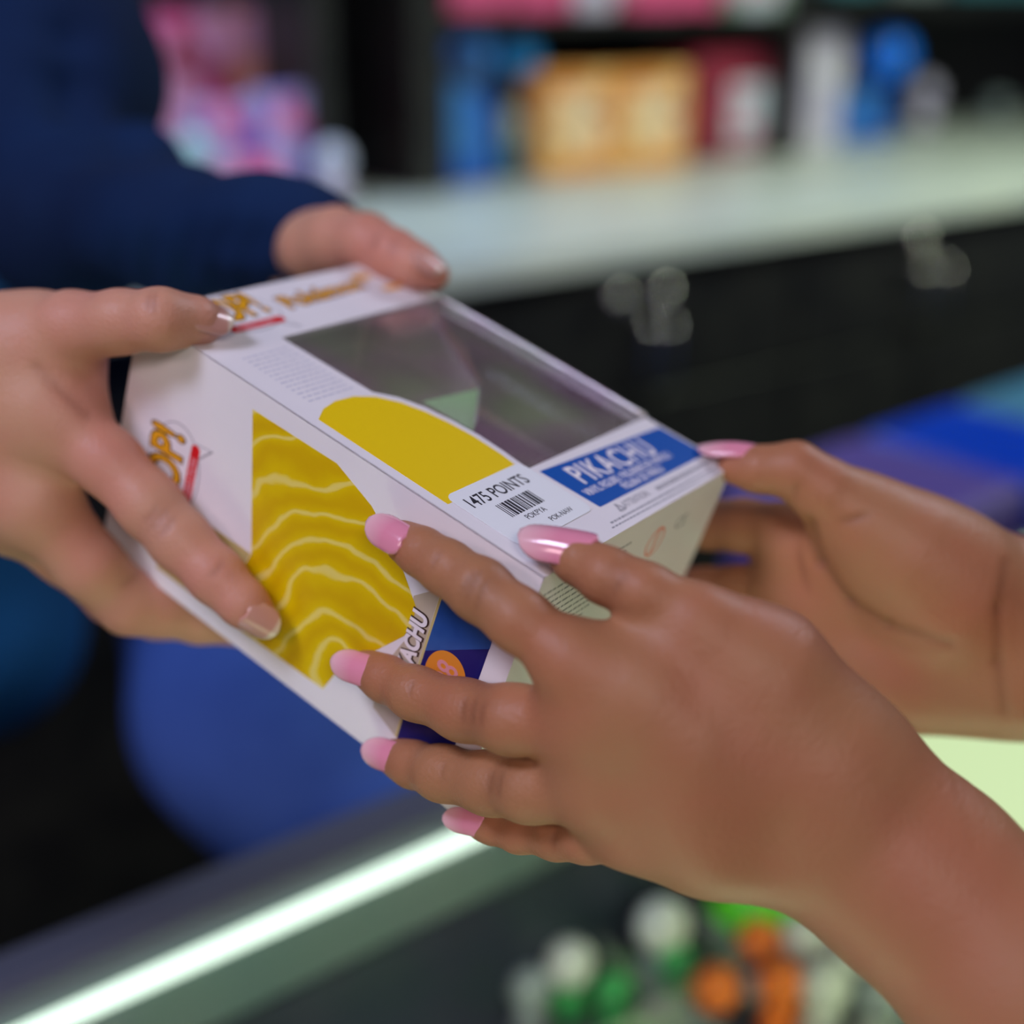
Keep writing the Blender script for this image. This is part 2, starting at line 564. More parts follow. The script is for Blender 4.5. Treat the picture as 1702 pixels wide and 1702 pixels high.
def hand_mesh(fingers, palm, vox=0.0010, kp=0.014, kf=0.007, folds=(), extra=None):
    """fingers, palm: lists of chains. returns V, F, attributes"""
    allp = [q for ch in fingers + palm for q in ch]
    lo = np.min([p - r for p, r in allp], 0) - 0.006
    hi = np.max([p + r for p, r in allp], 0) + 0.006
    f = Field(lo, hi, vox)
    Dp = f.blank()
    for ch in palm: f.chain(ch, kp, Dp, pad=0.018)
    D = Dp.copy()
    for ch in fingers:
        Fd = f.chain(ch, 0.004)
        k = 0.0012 + kf * np.clip(1 - Dp / 0.010, 0, 1)
        D = smin(D, Fd, k)
    V, Q = f.mesh(D)
    V = relax(V, Q, 3, 0.5)
    N = vnormals(V, Q)
    flush = np.zeros(len(V)); crease = np.zeros(len(V))
    for ch in fingers:                      # fingertips and joints a little redder
        p, r = ch[0]
        flush += 0.65 * np.exp(-(np.linalg.norm(V - p, axis=1) / (r * 1.9)) ** 2)
        for p, r in ch[2:3]:
            flush += 0.35 * np.exp(-(np.linalg.norm(V - p, axis=1) / (r * 1.3)) ** 2)
    R_ = np.array(CM.to_3x3()); c = (V - np.array(CAM)) @ R_
    XY = np.stack([851 + FPX * c[:, 0] / -c[:, 2], 851 - FPX * c[:, 1] / -c[:, 2]], 1)
    facing = np.clip((-(N @ R_)[:, :] * (c / np.linalg.norm(c, axis=1)[:, None])).sum(1) * 3, 0, 1)
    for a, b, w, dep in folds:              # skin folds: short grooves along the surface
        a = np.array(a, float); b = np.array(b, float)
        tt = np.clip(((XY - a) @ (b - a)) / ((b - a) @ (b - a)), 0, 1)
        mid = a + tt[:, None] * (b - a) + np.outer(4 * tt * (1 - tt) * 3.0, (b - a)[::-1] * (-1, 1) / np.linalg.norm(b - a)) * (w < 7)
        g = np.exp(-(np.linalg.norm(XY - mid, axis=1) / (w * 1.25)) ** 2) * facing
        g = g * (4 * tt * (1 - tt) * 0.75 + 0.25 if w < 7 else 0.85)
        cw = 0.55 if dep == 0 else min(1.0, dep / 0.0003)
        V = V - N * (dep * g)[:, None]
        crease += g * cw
    return V, Q, dict(flush=np.clip(flush, 0, 0.9), crease=np.clip(crease, 0, 1))


def join_meshes(parts):
    Vs, Fs, A = [], [], {}
    off = 0
    for V, F, a in parts:
        Vs.append(V); Fs.append(F + off); off += len(V)
        for k in ('flush', 'crease'): A.setdefault(k, []).append(a.get(k, np.zeros(len(V))))
    return np.concatenate(Vs), np.concatenate(Fs), {k: np.concatenate(v) for k, v in A.items()}


def solid(chains, vox, k, folds=(), relaxn=4, pad=0.06, noise=0):
    allp = [q for ch in chains for q in ch]
    lo = np.min([p - r for p, r in allp], 0) - vox * 4
    hi = np.max([p + r for p, r in allp], 0) + vox * 4
    f = Field(lo, hi, vox)
    D = np.full(f.n, 0.3, np.float32)
    for ch in chains: f.chain(ch, k, D, pad=pad)
    V, Q = f.mesh(D)
    V = relax(V, Q, relaxn)
    N = vnormals(V, Q)
    for a, b, w, dep in folds:
        a = np.array(a); b = np.array(b)
        g = np.exp(-(segdist(V, a, b) / w) ** 2)
        V = V - N * (dep * g)[:, None]
    return V, Q, {}


def nail(parent, base, tip, width, normal, m_main, name='fingernail', arch=0.55, droop=0.12, lift=0.0005):
    """base, tip: world points on the dorsal surface; a curved plate with thickness"""
    base = Vector(base); tip = Vector(tip)
    t = tip - base; L = t.length; t.normalize()
    n = Vector(normal); n = (n - t * n.dot(t)).normalized()
    s = t.cross(n)
    nu, nv = 13, 17
    w = width / 2
    bm = bmesh.new()
    def pt(i, j, off):
        v = j / (nv - 1); u = i / (nu - 1) * 2 - 1
        if v < 0.30: ww = w * (0.30 + 0.70 * math.sqrt(max(0.0, 1 - (1 - v / 0.30) ** 2)))
        elif v > 0.62: ww = w * math.sqrt(max(0.0, 1 - ((v - 0.62) / 0.385) ** 2)) * 0.97 + 0.03 * w
        else: ww = w
        x = u * ww
        z = -arch * w * (x / w) ** 2 - droop * L * (v - 0.3) ** 2 + off
        return base + t * (v * L - 0.05 * L * (u * u) * (1 - v)) + s * x + n * z
    th = 0.0005
    base = base + n * lift
    top = [[bm.verts.new(pt(i, j, th)) for i in range(nu)] for j in range(nv)]
    bot = [[bm.verts.new(pt(i, j, -th)) for i in range(nu)] for j in range(nv)]
    for j in range(nv - 1):
        for i in range(nu - 1):
            f = bm.faces.new((top[j][i], top[j][i + 1], top[j + 1][i + 1], top[j + 1][i]))
            f = bm.faces.new((bot[j][i], bot[j + 1][i], bot[j + 1][i + 1], bot[j][i + 1]))
        for a in (0, nu - 1):
            q = (top[j][a], top[j + 1][a], bot[j + 1][a], bot[j][a])
            bm.faces.new(q if a == 0 else q[::-1])
    for i in range(nu - 1):
        bm.faces.new((top[0][i + 1], top[0][i], bot[0][i], bot[0][i + 1]))
        bm.faces.new((top[-1][i], top[-1][i + 1], bot[-1][i + 1], bot[-1][i]))
    bmesh.ops.recalc_face_normals(bm, faces=bm.faces[:])
    o = bm_obj(name, bm, m_main, parent, True, True)
    at = o.data.attributes.new('along', 'FLOAT', 'POINT')
    vals = [j / (nv - 1) for j in range(nv) for i in range(nu)] * 2
    at.data.foreach_set('value', vals)
    return o


def surf(V, px, py):
    """front-most surface depth of a vertex cloud at a pixel"""
    R_ = np.array(CM.to_3x3()); c = (V - np.array(CAM)) @ R_
    x = 851 + FPX * c[:, 0] / -c[:, 2]; y = 851 - FPX * c[:, 1] / -c[:, 2]
    m = (np.abs(x - px) < 9) & (np.abs(y - py) < 9)
    return float(-c[m, 2].max()) if m.any() else None


# ------------------------------------------------------------------ room shell
def quad_slab(name, o, su, sv, sz, m, kind='structure', bevel=0.0, parent=None):
    """box with corner o, running su along U2, sv along V2, sz up"""
    bm = bmesh.new()
    rot = Matrix(((U2.x, V2.x, 0, 0), (U2.y, V2.y, 0, 0), (0, 0, 1, 0), (0, 0, 0, 1)))
    c = Vector(o) + U2 * su / 2 + V2 * sv / 2 + Vector((0, 0, sz / 2))
    add_box(bm, c, (su, sv, sz), bevel, rot)
    ob = bm_obj(name, bm, m, parent, False, parent is not None)
    if kind: ob['kind'] = kind
    return ob


RZ = math.atan2(U2.y, U2.x)
bm = bmesh.new(); add_box(bm, (0.6, 1.5, -0.02), (8, 8, 0.04)); tag(bm_obj('floor', bm, M['floor']), kind='structure')
bm = bmesh.new(); add_box(bm, (0.6, 1.5, 2.72), (8, 8, 0.04)); tag(bm_obj('ceiling', bm, M['wall']), kind='structure')

CT = 1.03                                           # top of the back counter
F0 = ground(720, 447, CT)
K0 = ground(600, 330, CT)
fs = lambda p: (p - F0).dot(U2)
depth_top = (K0 - F0).dot(V2)
wall_p = F0 + V2 * (depth_top + 0.42)
quad_slab('wall_back', wall_p - U2 * 2.6, 6.5, 0.1, 2.7, M['wall'])

# back counter: a worktop on dark cabinets
root = empty('back_counter', F0, 'long counter with a pale top and black cabinet doors along the back wall', 'counter')
o = quad_slab('worktop', F0 - U2 * 2.2 + Vector((0, 0, -0.035)), 6.2, depth_top + 0.41, 0.035, M['counter'], None, 0.004, root)
quad_slab('cabinet_body', F0 - U2 * 2.2 + V2 * 0.05 + Vector((0, 0, -CT + 0.001)), 6.2, depth_top + 0.3, CT - 0.05, M['black'], None, 0.0, root)


def cabinet_front(px0, px1, drawer=True):
    for top, bot in ((CT - 0.065, CT - 0.24), (CT - 0.25, 0.12)):
        a = onwall(px0, 480, F0 + V2 * 0.03); b = onwall(px1, 480, F0 + V2 * 0.03)
        s0, s1 = fs(a), fs(b)
        o = quad_slab('drawer' if top == CT - 0.065 else 'door', F0 + U2 * s0 + V2 * 0.03 + Vector((0, 0, bot - CT)), s1 - s0 - 0.008, 0.02, top - bot, M['black'], None, 0.003, root)
        yield o


def knob(parent, px, py, r=0.016):
    p = onwall(px, py, F0 + V2 * 0.005)
    bm = bmesh.new()
    m = Matrix.Translation(p + V2 * 0.028) @ (-V2).to_track_quat('Z', 'Y').to_matrix().to_4x4()
    lathe(bm, [(0, 0), (r * .5, 0), (r * .35, .012), (r * .5, .02), (r, .026), (r * .95, .034), (r * .5, .040), (0, .041)], 20, m)
    bm_obj('knob', bm, M['chrome'], parent, True, True)


def pull(parent, px, py, L=0.10):
    p = onwall(px, py, F0 + V2 * 0.0)
    z = Vector((0, 0, 1))
    bm = bmesh.new()
    tube(bm, [p + V2 * 0.032 + z * L / 2, p + z * L / 2 - V2 * 0.0, p + z * (L / 2 - .01) - V2 * 0.004, p - z * (L / 2 - .01) - V2 * 0.004, p - z * L / 2, p + V2 * 0.032 - z * L / 2], 0.006)
    bm_obj('handle', bm, M['chrome'], parent, True, True)


fr = {}
for a, b in ((560, 826), (826, 1092), (1092, 1330), (1330, 1540), (1540, 1760)):
    fr[a] = list(cabinet_front(a, b))
knob(fr[826][0], 1030, 497); knob(fr[1092][0], 1105, 488, 0.018); knob(fr[1330][0], 1530, 402, 0.018)
pull(fr[826][1], 1078, 590); pull(fr[1092][1], 1113, 590); pull(fr[1330][1], 1535, 490); pull(fr[1540][1], 1570, 488)

# shelving above the counter: open compartments
S0 = F0 + V2 * (depth_top - 0.02)
shelf = empty('shelving_unit', S0 + U2 * 1.0, 'black open shelving standing on the back counter', 'shelving')
def sz_of(px, py):
    return onwall(px, py, S0)
top_z = onwall(1000, 32, S0).z
for pa, pb in ((520, 560), (690, 742), (1313, 1328)):
    a, b = sz_of(pa, 200), sz_of(pb, 200)
    s0, s1 = fs(a), fs(b)
    quad_slab('upright', F0 + U2 * s0 + V2 * (depth_top - 0.02), s1 - s0, 0.36, 1.1, M['black'], None, 0.002, shelf)
s0 = fs(sz_of(742, 200)); s1 = fs(sz_of(1313, 200)); s2 = fs(sz_of(1328, 200))
quad_slab('shelf_board', F0 + U2 * s0 + V2 * (depth_top - 0.02) + Vector((0, 0, top_z - CT - 0.01)), s1 - s0, 0.36, 0.022, M['black'], None, 0.002, shelf)
quad_slab('shelf_board', F0 + U2 * s2 + V2 * (depth_top - 0.02) + Vector((0, 0, top_z - CT + 0.03)), 1.6, 0.36, 0.022, M['black'], None, 0.002, shelf)


# ------------------------------------------------------------------ goods on the back counter (all far out of focus)
def blotch(name, c1, c2, c3, scale):
    m = mat(name, c1, 0.45)
    nt = m.node_tree; b = nt.nodes['Principled BSDF']; L = nt.links.new
    tc = nt.nodes.new('ShaderNodeTexCoord')
    v = nt.nodes.new('ShaderNodeTexVoronoi'); v.inputs['Scale'].default_value = scale
    sp = nt.nodes.new('ShaderNodeSeparateColor')
    r = nt.nodes.new('ShaderNodeValToRGB'); r.color_ramp.interpolation = 'CONSTANT'
    e = r.color_ramp.elements
    e[0].position = 0; e[0].color = (*c1, 1); e[1].position = 0.42; e[1].color = (*c2, 1)
    k = e.new(0.74); k.color = (*c3, 1)
    L(tc.outputs['Object'], v.inputs['Vector']); L(v.outputs['Color'], sp.inputs[0]); L(sp.outputs[0], r.inputs['Fac'])
    L(r.outputs['Color'], b.inputs['Base Color'])
    return m


def carton(px0, px1, base_y, top_y, m, label, group=None, depth=0.09, name='product_box', off=0.0, panel=None, z=None, cat='box', base_z=None, pofs=0.0):
    """upright carton: pixel columns, base and top rows, standing on the counter top (or base_z)"""
    zz = CT if base_z is None else base_z
    p0 = ground((px0 + px1) / 2, base_y, zz) if base_y is not None else None
    if p0 is None: p0 = S0 + V2 * off
    a = onwall(px0, base_y or 250, p0); b = onwall(px1, base_y or 250, p0)
    w = (b - a).dot(U2)
    h = onwall((px0 + px1) / 2, top_y, p0).z - zz
    a.z = zz
    r = empty(name, a + U2 * w / 2 + V2 * depth / 2, label, cat, group, RZ)
    bm = bmesh.new(); add_box(bm, (0, 0, h / 2), (w, depth, h), 0.002)
    bm_obj('carton', bm, m, r)
    if panel:
        bm = bmesh.new()
        add_box(bm, (w * pofs, -depth / 2 - 0.0008, h * (0.52 if not pofs else 0.42)), (w * (0.72 - pofs), 0.0016, h * 0.6), 0.0005)
        bm_obj('printed_panel', bm, panel, r)
    return r


m_or = blotch('art_orange', (0.72, 0.26, 0.05), (0.85, 0.48, 0.16), (0.70, 0.30, 0.07), 30)
m_cr = blotch('art_cream', (0.85, 0.62, 0.42), (0.80, 0.55, 0.30), (0.25, 0.16, 0.10), 26)
m_pk = blotch('art_pink', (0.75, 0.09, 0.26), (0.70, 0.32, 0.50), (0.35, 0.05, 0.10), 16)
m_li = blotch('art_lilac', (0.20, 0.18, 0.60), (0.48, 0.42, 0.75), (0.80, 0.16, 0.40), 26)
m_bl = blotch('art_blue', (0.01, 0.10, 0.48), (0.04, 0.20, 0.55), (0.01, 0.04, 0.14), 18)
m_mr = blotch('art_maroon', (0.20, 0.012, 0.035), (0.27, 0.02, 0.05), (0.14, 0.01, 0.03), 14)
m_mx = blotch('art_mixed', (0.55, 0.60, 0.72), (0.62, 0.30, 0.45), (0.18, 0.28, 0.20), 24)
m_wh = blotch('art_white', (0.62, 0.56, 0.74), (0.50, 0.45, 0.66), (0.70, 0.66, 0.78), 22)
m_sky = mat('gloss_sky', (0.02, 0.30, 0.75), 0.15)
m_roy = mat('gloss_royal', (0.0, 0.20, 1.0), 0.15)
m_teal = mat('teal', (0.05, 0.20, 0.26), 0.4)
m_slate = mat('slate', (0.22, 0.27, 0.30), 0.4)

G1 = 'product boxes on the back counter'
carton(900, 1018, 292, 118, m_or, 'left orange box of the two side by side on the back counter', G1, panel=m_cr)
carton(1022, 1140, 281, 115, m_or, 'right orange box of the two, beside the maroon carton', G1, panel=m_cr)
carton(1142, 1310, 262, 88, m_mr, 'wide maroon carton with a pale picture on the back counter', G1, depth=0.12, panel=m_mx, pofs=0.16)
carton(1332, 1394, 242, 48, m_wh, 'tall narrow white and lilac box right of the maroon carton', G1)
carton(752, 822, 308, 60, m_bl, 'tall blue box at the left end of the middle compartment', G1)
carton(1396, 1478, 236, 150, m_bl, 'low dark blue box under the glossy blue ball', G1, depth=0.07)


def figurine(px, base_y, top_y, mb, mh, label, group, base_z=CT, wide=1.0, name='figurine', p0=None, cat='figurine', mbase=None):
    """small plain standing figure: base disc, body and round head"""
    p = p0 if p0 is not None else ground(px, base_y, base_z)
    h = onwall(px, top_y, p).z - p.z if top_y is not None else wide
    wd = 1.0 if top_y is None else wide
    r = empty(name, p, label, cat, group, RZ)
    bm = bmesh.new(); lathe(bm, [(0, 0), (h * .26 * wd, 0), (h * .27 * wd, h * .02), (h * .26 * wd, h * .05), (0, h * .055)], 24)
    bm_obj('base', bm, mbase or M['ink_black'], r, True)
    bm = bmesh.new()
    lathe(bm, [(0, h * .05), (h * .10 * wd, h * .055), (h * .20 * wd, h * .12), (h * .21 * wd, h * .25), (h * .15 * wd, h * .42), (h * .09 * wd, h * .5), (0, h * .52)], 24)
    for sgn in (-1, 1):
        tube(bm, [(sgn * h * .12 * wd, 0, h * .42), (sgn * h * .22 * wd, -h * .03, h * .33), (sgn * h * .23 * wd, -h * .10, h * .24)], [h * .05, h * .05, h * .045])
    bm_obj('body', bm, mb, r, True)
    bm = bmesh.new(); add_ball(bm, (0, 0, h * .72), h * .27, (wd, .92 * wd, 1.0)); bm_obj('head', bm, mh, r, True)
    return r


def ball_toy(px, py, rad_px, p_base, m, label, m2):
    c = onwall(px, py, p_base); d = (c - CAM).dot(FWD); r = rad_px * d / FPX
    e = empty('toy_ball', Vector((c.x, c.y, p_base.z)), label, 'toy')
    h = c.z - p_base.z
    bm = bmesh.new(); lathe(bm, [(0, 0), (r * .8, 0), (r * .8, .006), (r * .2, .012), (r * .15, max(h - r * .9, .015)), (r * .4, max(h - r * .8, .02))], 24)
    bm_obj('stand', bm, m2, e, True)
    bm = bmesh.new(); add_ball(bm, (0, 0, h), r, seg=32); bm_obj('ball', bm, m, e, True)


ball_toy(1472, 92, 44, ground(1500, 226, CT), m_roy, 'glossy royal blue ball on a stand, right of the tall white box', m_bl)
ball_toy(862, 92, 36, ground(862, 292, CT) , m_sky, 'glossy sky blue ball on a stand above the left goods', m_slate)
G2 = 'small figures on the back counter'
figurine(1530, 220, 128, m_wh, m_wh, 'lilac figure standing right of the blue ball', G2)
figurine(1655, 208, 158, m_slate, m_slate, 'pale grey squat figure at the far right of the back counter', G2, wide=1.6)
figurine(1412, 214, 40, m_slate, m_slate, 'grey figure half hidden behind the blue ball', G2, wide=0.7)
figurine(846, 296, 175, m_teal, mat('sage', (0.30, 0.36, 0.32), .5), 'sage headed figure between the blue box and the orange box', G2, wide=0.8)

# goods above the shelf board, only their bottoms in view
G3 = 'goods on the upper shelf'
zt = top_z + 0.012
names = [(752, 850, m_pk, 'pink carton at the left end of the upper shelf'), (856, 948, m_pk, 'pink carton second from the left on the upper shelf'),
         (952, 1015, m_wh, 'pale carton between the pink ones on the upper shelf'), (1020, 1180, m_pk, 'wide pink carton on the upper shelf'),
         (1190, 1306, m_mx, 'mixed pale carton at the right end of the upper shelf')]
for a, b, m_, lab in names:
    carton(a, b, None, -190, m_, lab, G3, base_z=zt, off=0.03)
carton(1360, 1440, None, -120, m_teal, 'teal carton on the shelf above the blue ball', G3, base_z=zt + 0.04, off=0.03)
carton(1460, 1540, None, -120, m_slate, 'slate carton on the shelf right of the teal carton', G3, base_z=zt + 0.04, off=0.03)
carton(1560, 1720, None, -120, m_teal, 'wide dark teal carton at the far right of the upper shelf', G3, base_z=zt + 0.04, off=0.03)

# pink display at the left
G4 = 'colourful packs in the left display'
carton(296, 400, 330, 20, m_pk, 'tall pink pack at the left of the colourful display', G4, depth=0.05)
carton(404, 508, 320, 15, blotch('art_rose', (0.62, 0.05, 0.14), (0.72, 0.30, 0.22), (0.65, 0.30, 0.45), 14), 'tall rose and red pack beside the tall pink pack', G4, depth=0.05)
carton(345, 440, 345, 170, m_li, 'low lilac and pink pack in front of the tall packs', G4, depth=0.04)
carton(445, 545, 340, 150, m_li, 'low violet pack right of the low lilac pack', G4, depth=0.04)
carton(375, 470, 362, 262, m_pk, 'small pink pack at the front of the display', G4, depth=0.03)
figurine(556, 345, 235, m_wh, mat('white_gloss', (0.62, 0.65, 0.82), .25), 'white round headed figure at the right of the colourful display', G2, wide=1.0)
figurine(328, 350, 215, m_teal, mat('mint', (0.38, 0.62, 0.66), .25), 'mint headed figure beside the navy sleeve', G2, wide=0.8)

# ------------------------------------------------------------------ blocks for a blue-lit glass counter at the right, light put into their colour
GB = 'blocks standing in for a blue-lit glass counter'


def block(pxa, pxb, ya, yb, m, label):
    z = 0.95
    a = ground(pxa, ya, z); b = ground(pxb, yb, z)
    w = (b - a).length; u = (b - a).normalized()
    r = empty('counter_block', (a + b) / 2 - V2 * 0.10 - Vector((0, 0, z)), label, 'block', GB, math.atan2(u.y, u.x))
    bm = bmesh.new()
    add_box(bm, (0, 0, z * .47), (w * .97, .17, z * .94), 0.02)
    bm_obj('block_body', bm, m, r)
    bm = bmesh.new(); add_box(bm, (0, 0, z * .97), (w * .99, .19, z * .06), 0.012); bm_obj('block_top', bm, m, r)


block(1180, 1420, 794, 714, mat('violet_tint', (0.09, 0.06, 0.26), .35), 'violet stand-in tub left of the royal blue one')
block(1424, 1580, 712, 661, mat('royal_tint', (0.0, 0.035, 0.42), .3), 'royal blue stand-in tub between the violet and teal ones')
block(1584, 1800, 660, 590, mat('teal_tint', (0.05, 0.17, 0.28), .35), 'teal stand-in tub at the right edge')

# ------------------------------------------------------------------ glass display case in front
CZ = 0.90
E0 = ground(0, 1672, CZ); E1 = ground(750, 1350, CZ)
eu = (E1 - E0).normalized(); ev = Vector((-eu.y, eu.x, 0))
ERZ = math.atan2(eu.y, eu.x)
case = empty('display_case', Vector((E0.x, E0.y, 0)), 'glass display case with a bright light strip under its metal top rail', 'display case', rot=ERZ)
def cbox(name, x0, x1, y0, y1, z0, z1, m, parent, bevel=0.0):
    bm = bmesh.new(); add_box(bm, ((x0 + x1) / 2, (y0 + y1) / 2, (z0 + z1) / 2), (x1 - x0, y1 - y0, z1 - z0), bevel)
    return bm_obj(name, bm, m, parent)
CX0, CX1 = -0.35, 1.7
cbox('top_rail', CX0, CX1, -0.004, 0.024, CZ - 0.004, CZ + 0.012, M['metal'], case, 0.003)
cbox('rail_lip', CX0, CX1, -0.008, -0.0045, CZ - 0.006, CZ + 0.010, M['metal'], case, 0.001)
bm = bmesh.new(); tube(bm, [(CX0 + .02, -0.010, CZ - 0.014), (CX1 - .02, -0.010, CZ - 0.014)], 0.0048, 16); bm_obj('light_strip', bm, M['led'], case, True)
cbox('back_panel', CX0, CX1, 0.004, 0.010, CZ - 0.075, CZ - 0.006, noisy('frosted_panel', (0.11, 0.18, 0.18), (0.16, 0.21, 0.20), 5, .4), case)
cbox('back_base', CX0, CX1, 0.002, 0.012, 0.10, CZ - 0.077, noisy('dark_panel', (0.012, 0.02, 0.04), (0.02, 0.035, 0.055), 6, .4), case)
cbox('case_floor', CX0, CX1, -0.62, 0.0, 0.55, 0.57, noisy('case_deck', (0.10, 0.17, 0.16), (0.16, 0.24, 0.21), 8, .4), case)
bm = bmesh.new(); tube(bm, [(CX0 + .02, -0.42, CZ - 0.022), (CX1 - .02, -0.42, CZ - 0.022)], 0.0090, 16); bm_obj('light_strip', bm, M['led_fill'], case, True)  # unseen strip added to light the toys and the hands from below
cbox('base_cabinet', CX0, CX1, -0.62, 0.0, 0.0, 0.549, M['black'], case)
cbox('top_glass', CX0, CX1, -0.62, -0.022, CZ - 0.002, CZ + 0.004, M['glass'], case)
SHZ = 0.70
cbox('glass_shelf', CX0, CX1, -0.60, -0.06, SHZ - 0.006, SHZ, M['acrylic'], case, 0.001)

# pale lit panel lying on the case at the right
def on_line(px0, py0, vx, x):
    return py0 + (py0 - vx[1]) / (px0 - vx[0]) * (x - px0)
pa = ground(1179, 1111, CZ + 0.031); pb = ground(1760, 878, CZ + 0.031)
pw = (pb - pa).length + 0.35
lp = empty('light_panel', pa - Vector((0, 0, 0.018)), 'pale green lit panel lying behind the wrists at the right', 'light panel', rot=math.atan2((pb - pa).y, (pb - pa).x))
cbox('panel_frame', -0.004, pw, -0.46, 0.004, 0.0, 0.010, M['metal'], lp, 0.002)
cbox('diffuser', 0.0, pw - .004, -0.455, 0.0, 0.010, 0.018, M['panel'], lp, 0.002)

# acrylic trays and small toys on the glass shelf
def case_pt(px, py, z):
    return ground(px, py, z)
def tray(px, py, w, d, h, label):
    p = case_pt(px, py, SHZ + 0.001)
    r = empty('acrylic_tray', p, label, 'tray', 'clear trays in the display case', ERZ)
    cbox('tray_floor', -w / 2, w / 2, -d / 2, d / 2, 0, 0.003, M['acrylic'], r)
    for q in ((-w / 2, -w / 2 + .003, -d / 2, d / 2), (w / 2 - .003, w / 2, -d / 2, d / 2)): cbox('tray_side', *q, 0.003, h, M['acrylic'], r, 0.0008)
    for q in ((-w / 2 + .003, w / 2 - .003, -d / 2, -d / 2 + .003), (-w / 2 + .003, w / 2 - .003, d / 2 - .003, d / 2)): cbox('tray_end', *q, 0.003, h, M['acrylic'], r, 0.0008)
tray(880, 1700, 0.26, 0.16, 0.05, 'clear acrylic tray of small toys nearest the light strip')
tray(1330, 1640, 0.24, 0.19, 0.05, 'clear acrylic tray of bright toys under the forearm')

tm = {k: mat('toy_' + k, c, .3) for k, c in dict(lime=(0.13, 0.85, 0.02), orange=(1.0, 0.22, 0.01), white=(0.80, 0.86, 0.78), green=(0.05, 0.50, 0.12),
      yellow=(0.85, 0.75, 0.0), purple=(0.10, 0.05, 0.35), grey=(0.35, 0.42, 0.42), pink=(0.9, 0.12, 0.2), dark=(0.03, 0.03, 0.06), neon=(0.30, 0.95, 0.0)).items()}
GT = 'little toys in the display case'
toys = [(1095, 1640, .060, 'grey', 'white', 'white headed toy left of the lime capsule'),
        (1120, 1668, .040, 'green', 'green', 'small green toy in front of the white headed one'),
        (945, 1690, .052, 'green', 'white', 'white and green toy in the middle of the left tray'),
        (880, 1720, .045, 'grey', 'grey', 'grey toy left of the white and green one'),
        (1018, 1712, .038, 'green', 'green', 'dark green toy right of the white and green one'),
        (1255, 1650, .050, 'dark', 'orange', 'orange headed toy in front of the lime capsule'),
        (1330, 1650, .055, 'white', 'white', 'white toy right of the upper orange one'),
        (1185, 1730, .050, 'dark', 'orange', 'orange headed toy at the bottom left of the right tray'),
        (1290, 1725, .052, 'orange', 'orange', 'all orange toy at the bottom of the right tray'),
        (1360, 1735, .055, 'white', 'white', 'white toy at the bottom beside the all orange one'),
        (1410, 1680, .055, 'grey', 'white', 'pale toy with a grey body near the yellow one'),
        (1470, 1675, .050, 'yellow', 'yellow', 'yellow toy just below the forearm'),
        (1500, 1715, .045, 'purple', 'purple', 'purple toy right of the yellow one'),
        (1450, 1745, .050, 'white', 'grey', 'grey headed toy below the yellow one'),
        (1250, 1700, .034, 'dark', 'grey', 'tiny grey toy between the orange ones'),
        (760, 1735, .045, 'grey', 'white', 'pale toy at the far left of the left tray'),
        (700, 1752, .040, 'white', 'grey', 'half seen pale toy left of the trays')]
for x, y, h, b_, h_, lab in toys:
    figurine(x, y, None, tm[b_], tm[h_], lab, GT, p0=case_pt(x, y, SHZ + 0.0045), wide=h * 1.2, name='toy_figure', cat='toy', mbase=tm['dark'])
# lime capsule and pink ring toy
c = case_pt(1255, 1585, SHZ + 0.0045)
r = empty('toy_capsule', c, 'big lime green capsule toy under the wrist', 'toy', None, ERZ)
bm = bmesh.new(); lathe(bm, [(0, 0), (.022, .0), (.034, .014), (.036, .030), (.0365, .033)], 32); bm_obj('capsule_base', bm, tm['green'], r, True)
bm = bmesh.new(); lathe(bm, [(.0365, .0331), (.036, .044), (.029, .060), (.016, .070), (0, .073)], 32); bm_obj('capsule_lid', bm, tm['lime'], r, True)
c = case_pt(1375, 1570, SHZ + 0.0045)
r = empty('toy_block', c, 'pink toy brick half hidden by the forearm', 'toy', None, ERZ)
bm = bmesh.new(); add_box(bm, (0, 0, .024), (.05, .035, .048), .003); bm_obj('brick', bm, tm['pink'], r)
bm = bmesh.new()
for sx in (-.012, .012): lathe(bm, [(.008, 0), (.008, .008), (0, .0085)], 16, Matrix.Translation((sx, 0, .048)))
bm_obj('stud', bm, tm['pink'], r, True)
# neon pack at the bottom left, standing against the back panel
c = case_pt(455, 1790, SHZ + 0.004)
r = empty('toy_pack', c, 'neon green and yellow toy pack at the bottom left of the case', 'toy', None, ERZ)
bm = bmesh.new(); add_box(bm, (0, 0, .042), (.055, .028, .084), .004); bm_obj('pack_body', bm, tm['neon'], r)
bm = bmesh.new(); add_box(bm, (-.012, -.0146, .042), (.028, .001, .06), .0003); bm_obj('pack_panel', bm, tm['yellow'], r)
bm = bmesh.new(); add_box(bm, (0, 0, .090), (.020, .004, .012), .001); bm_obj('hang_tab', bm, tm['yellow'], r)
# ------------------------------------------------------------------ the packaging being handed over (millimetres, box frame)
W_, H_, D_ = 114.3, 158.8, 88.9
box = empty('window_box', label='white and yellow window carton with a price sticker, held between four hands', cat='box', matrix=BOXM)
FR = {'F': (Vector((0, 0, 0)), Vector((1, 0, 0)), Vector((0, 1, 0)), Vector((0, 0, 1))),
      'L': (Vector((0, 0, 0)), Vector((0, 0, 1)), Vector((0, 1, 0)), Vector((-1, 0, 0))),
      'R': (Vector((W_, 0, 0)), Vector((0, 0, 1)), Vector((0, 1, 0)), Vector((1, 0, 0))),
      'B': (Vector((0, 0, 0)), Vector((1, 0, 0)), Vector((0, 0, 1)), Vector((0, -1, 0))),
      'T': (Vector((0, H_, 0)), Vector((1, 0, 0)), Vector((0, 0, 1)), Vector((0, 1, 0))),
      'K': (Vector((0, 0, -D_)), Vector((1, 0, 0)), Vector((0, 1, 0)), Vector((0, 0, -1)))}


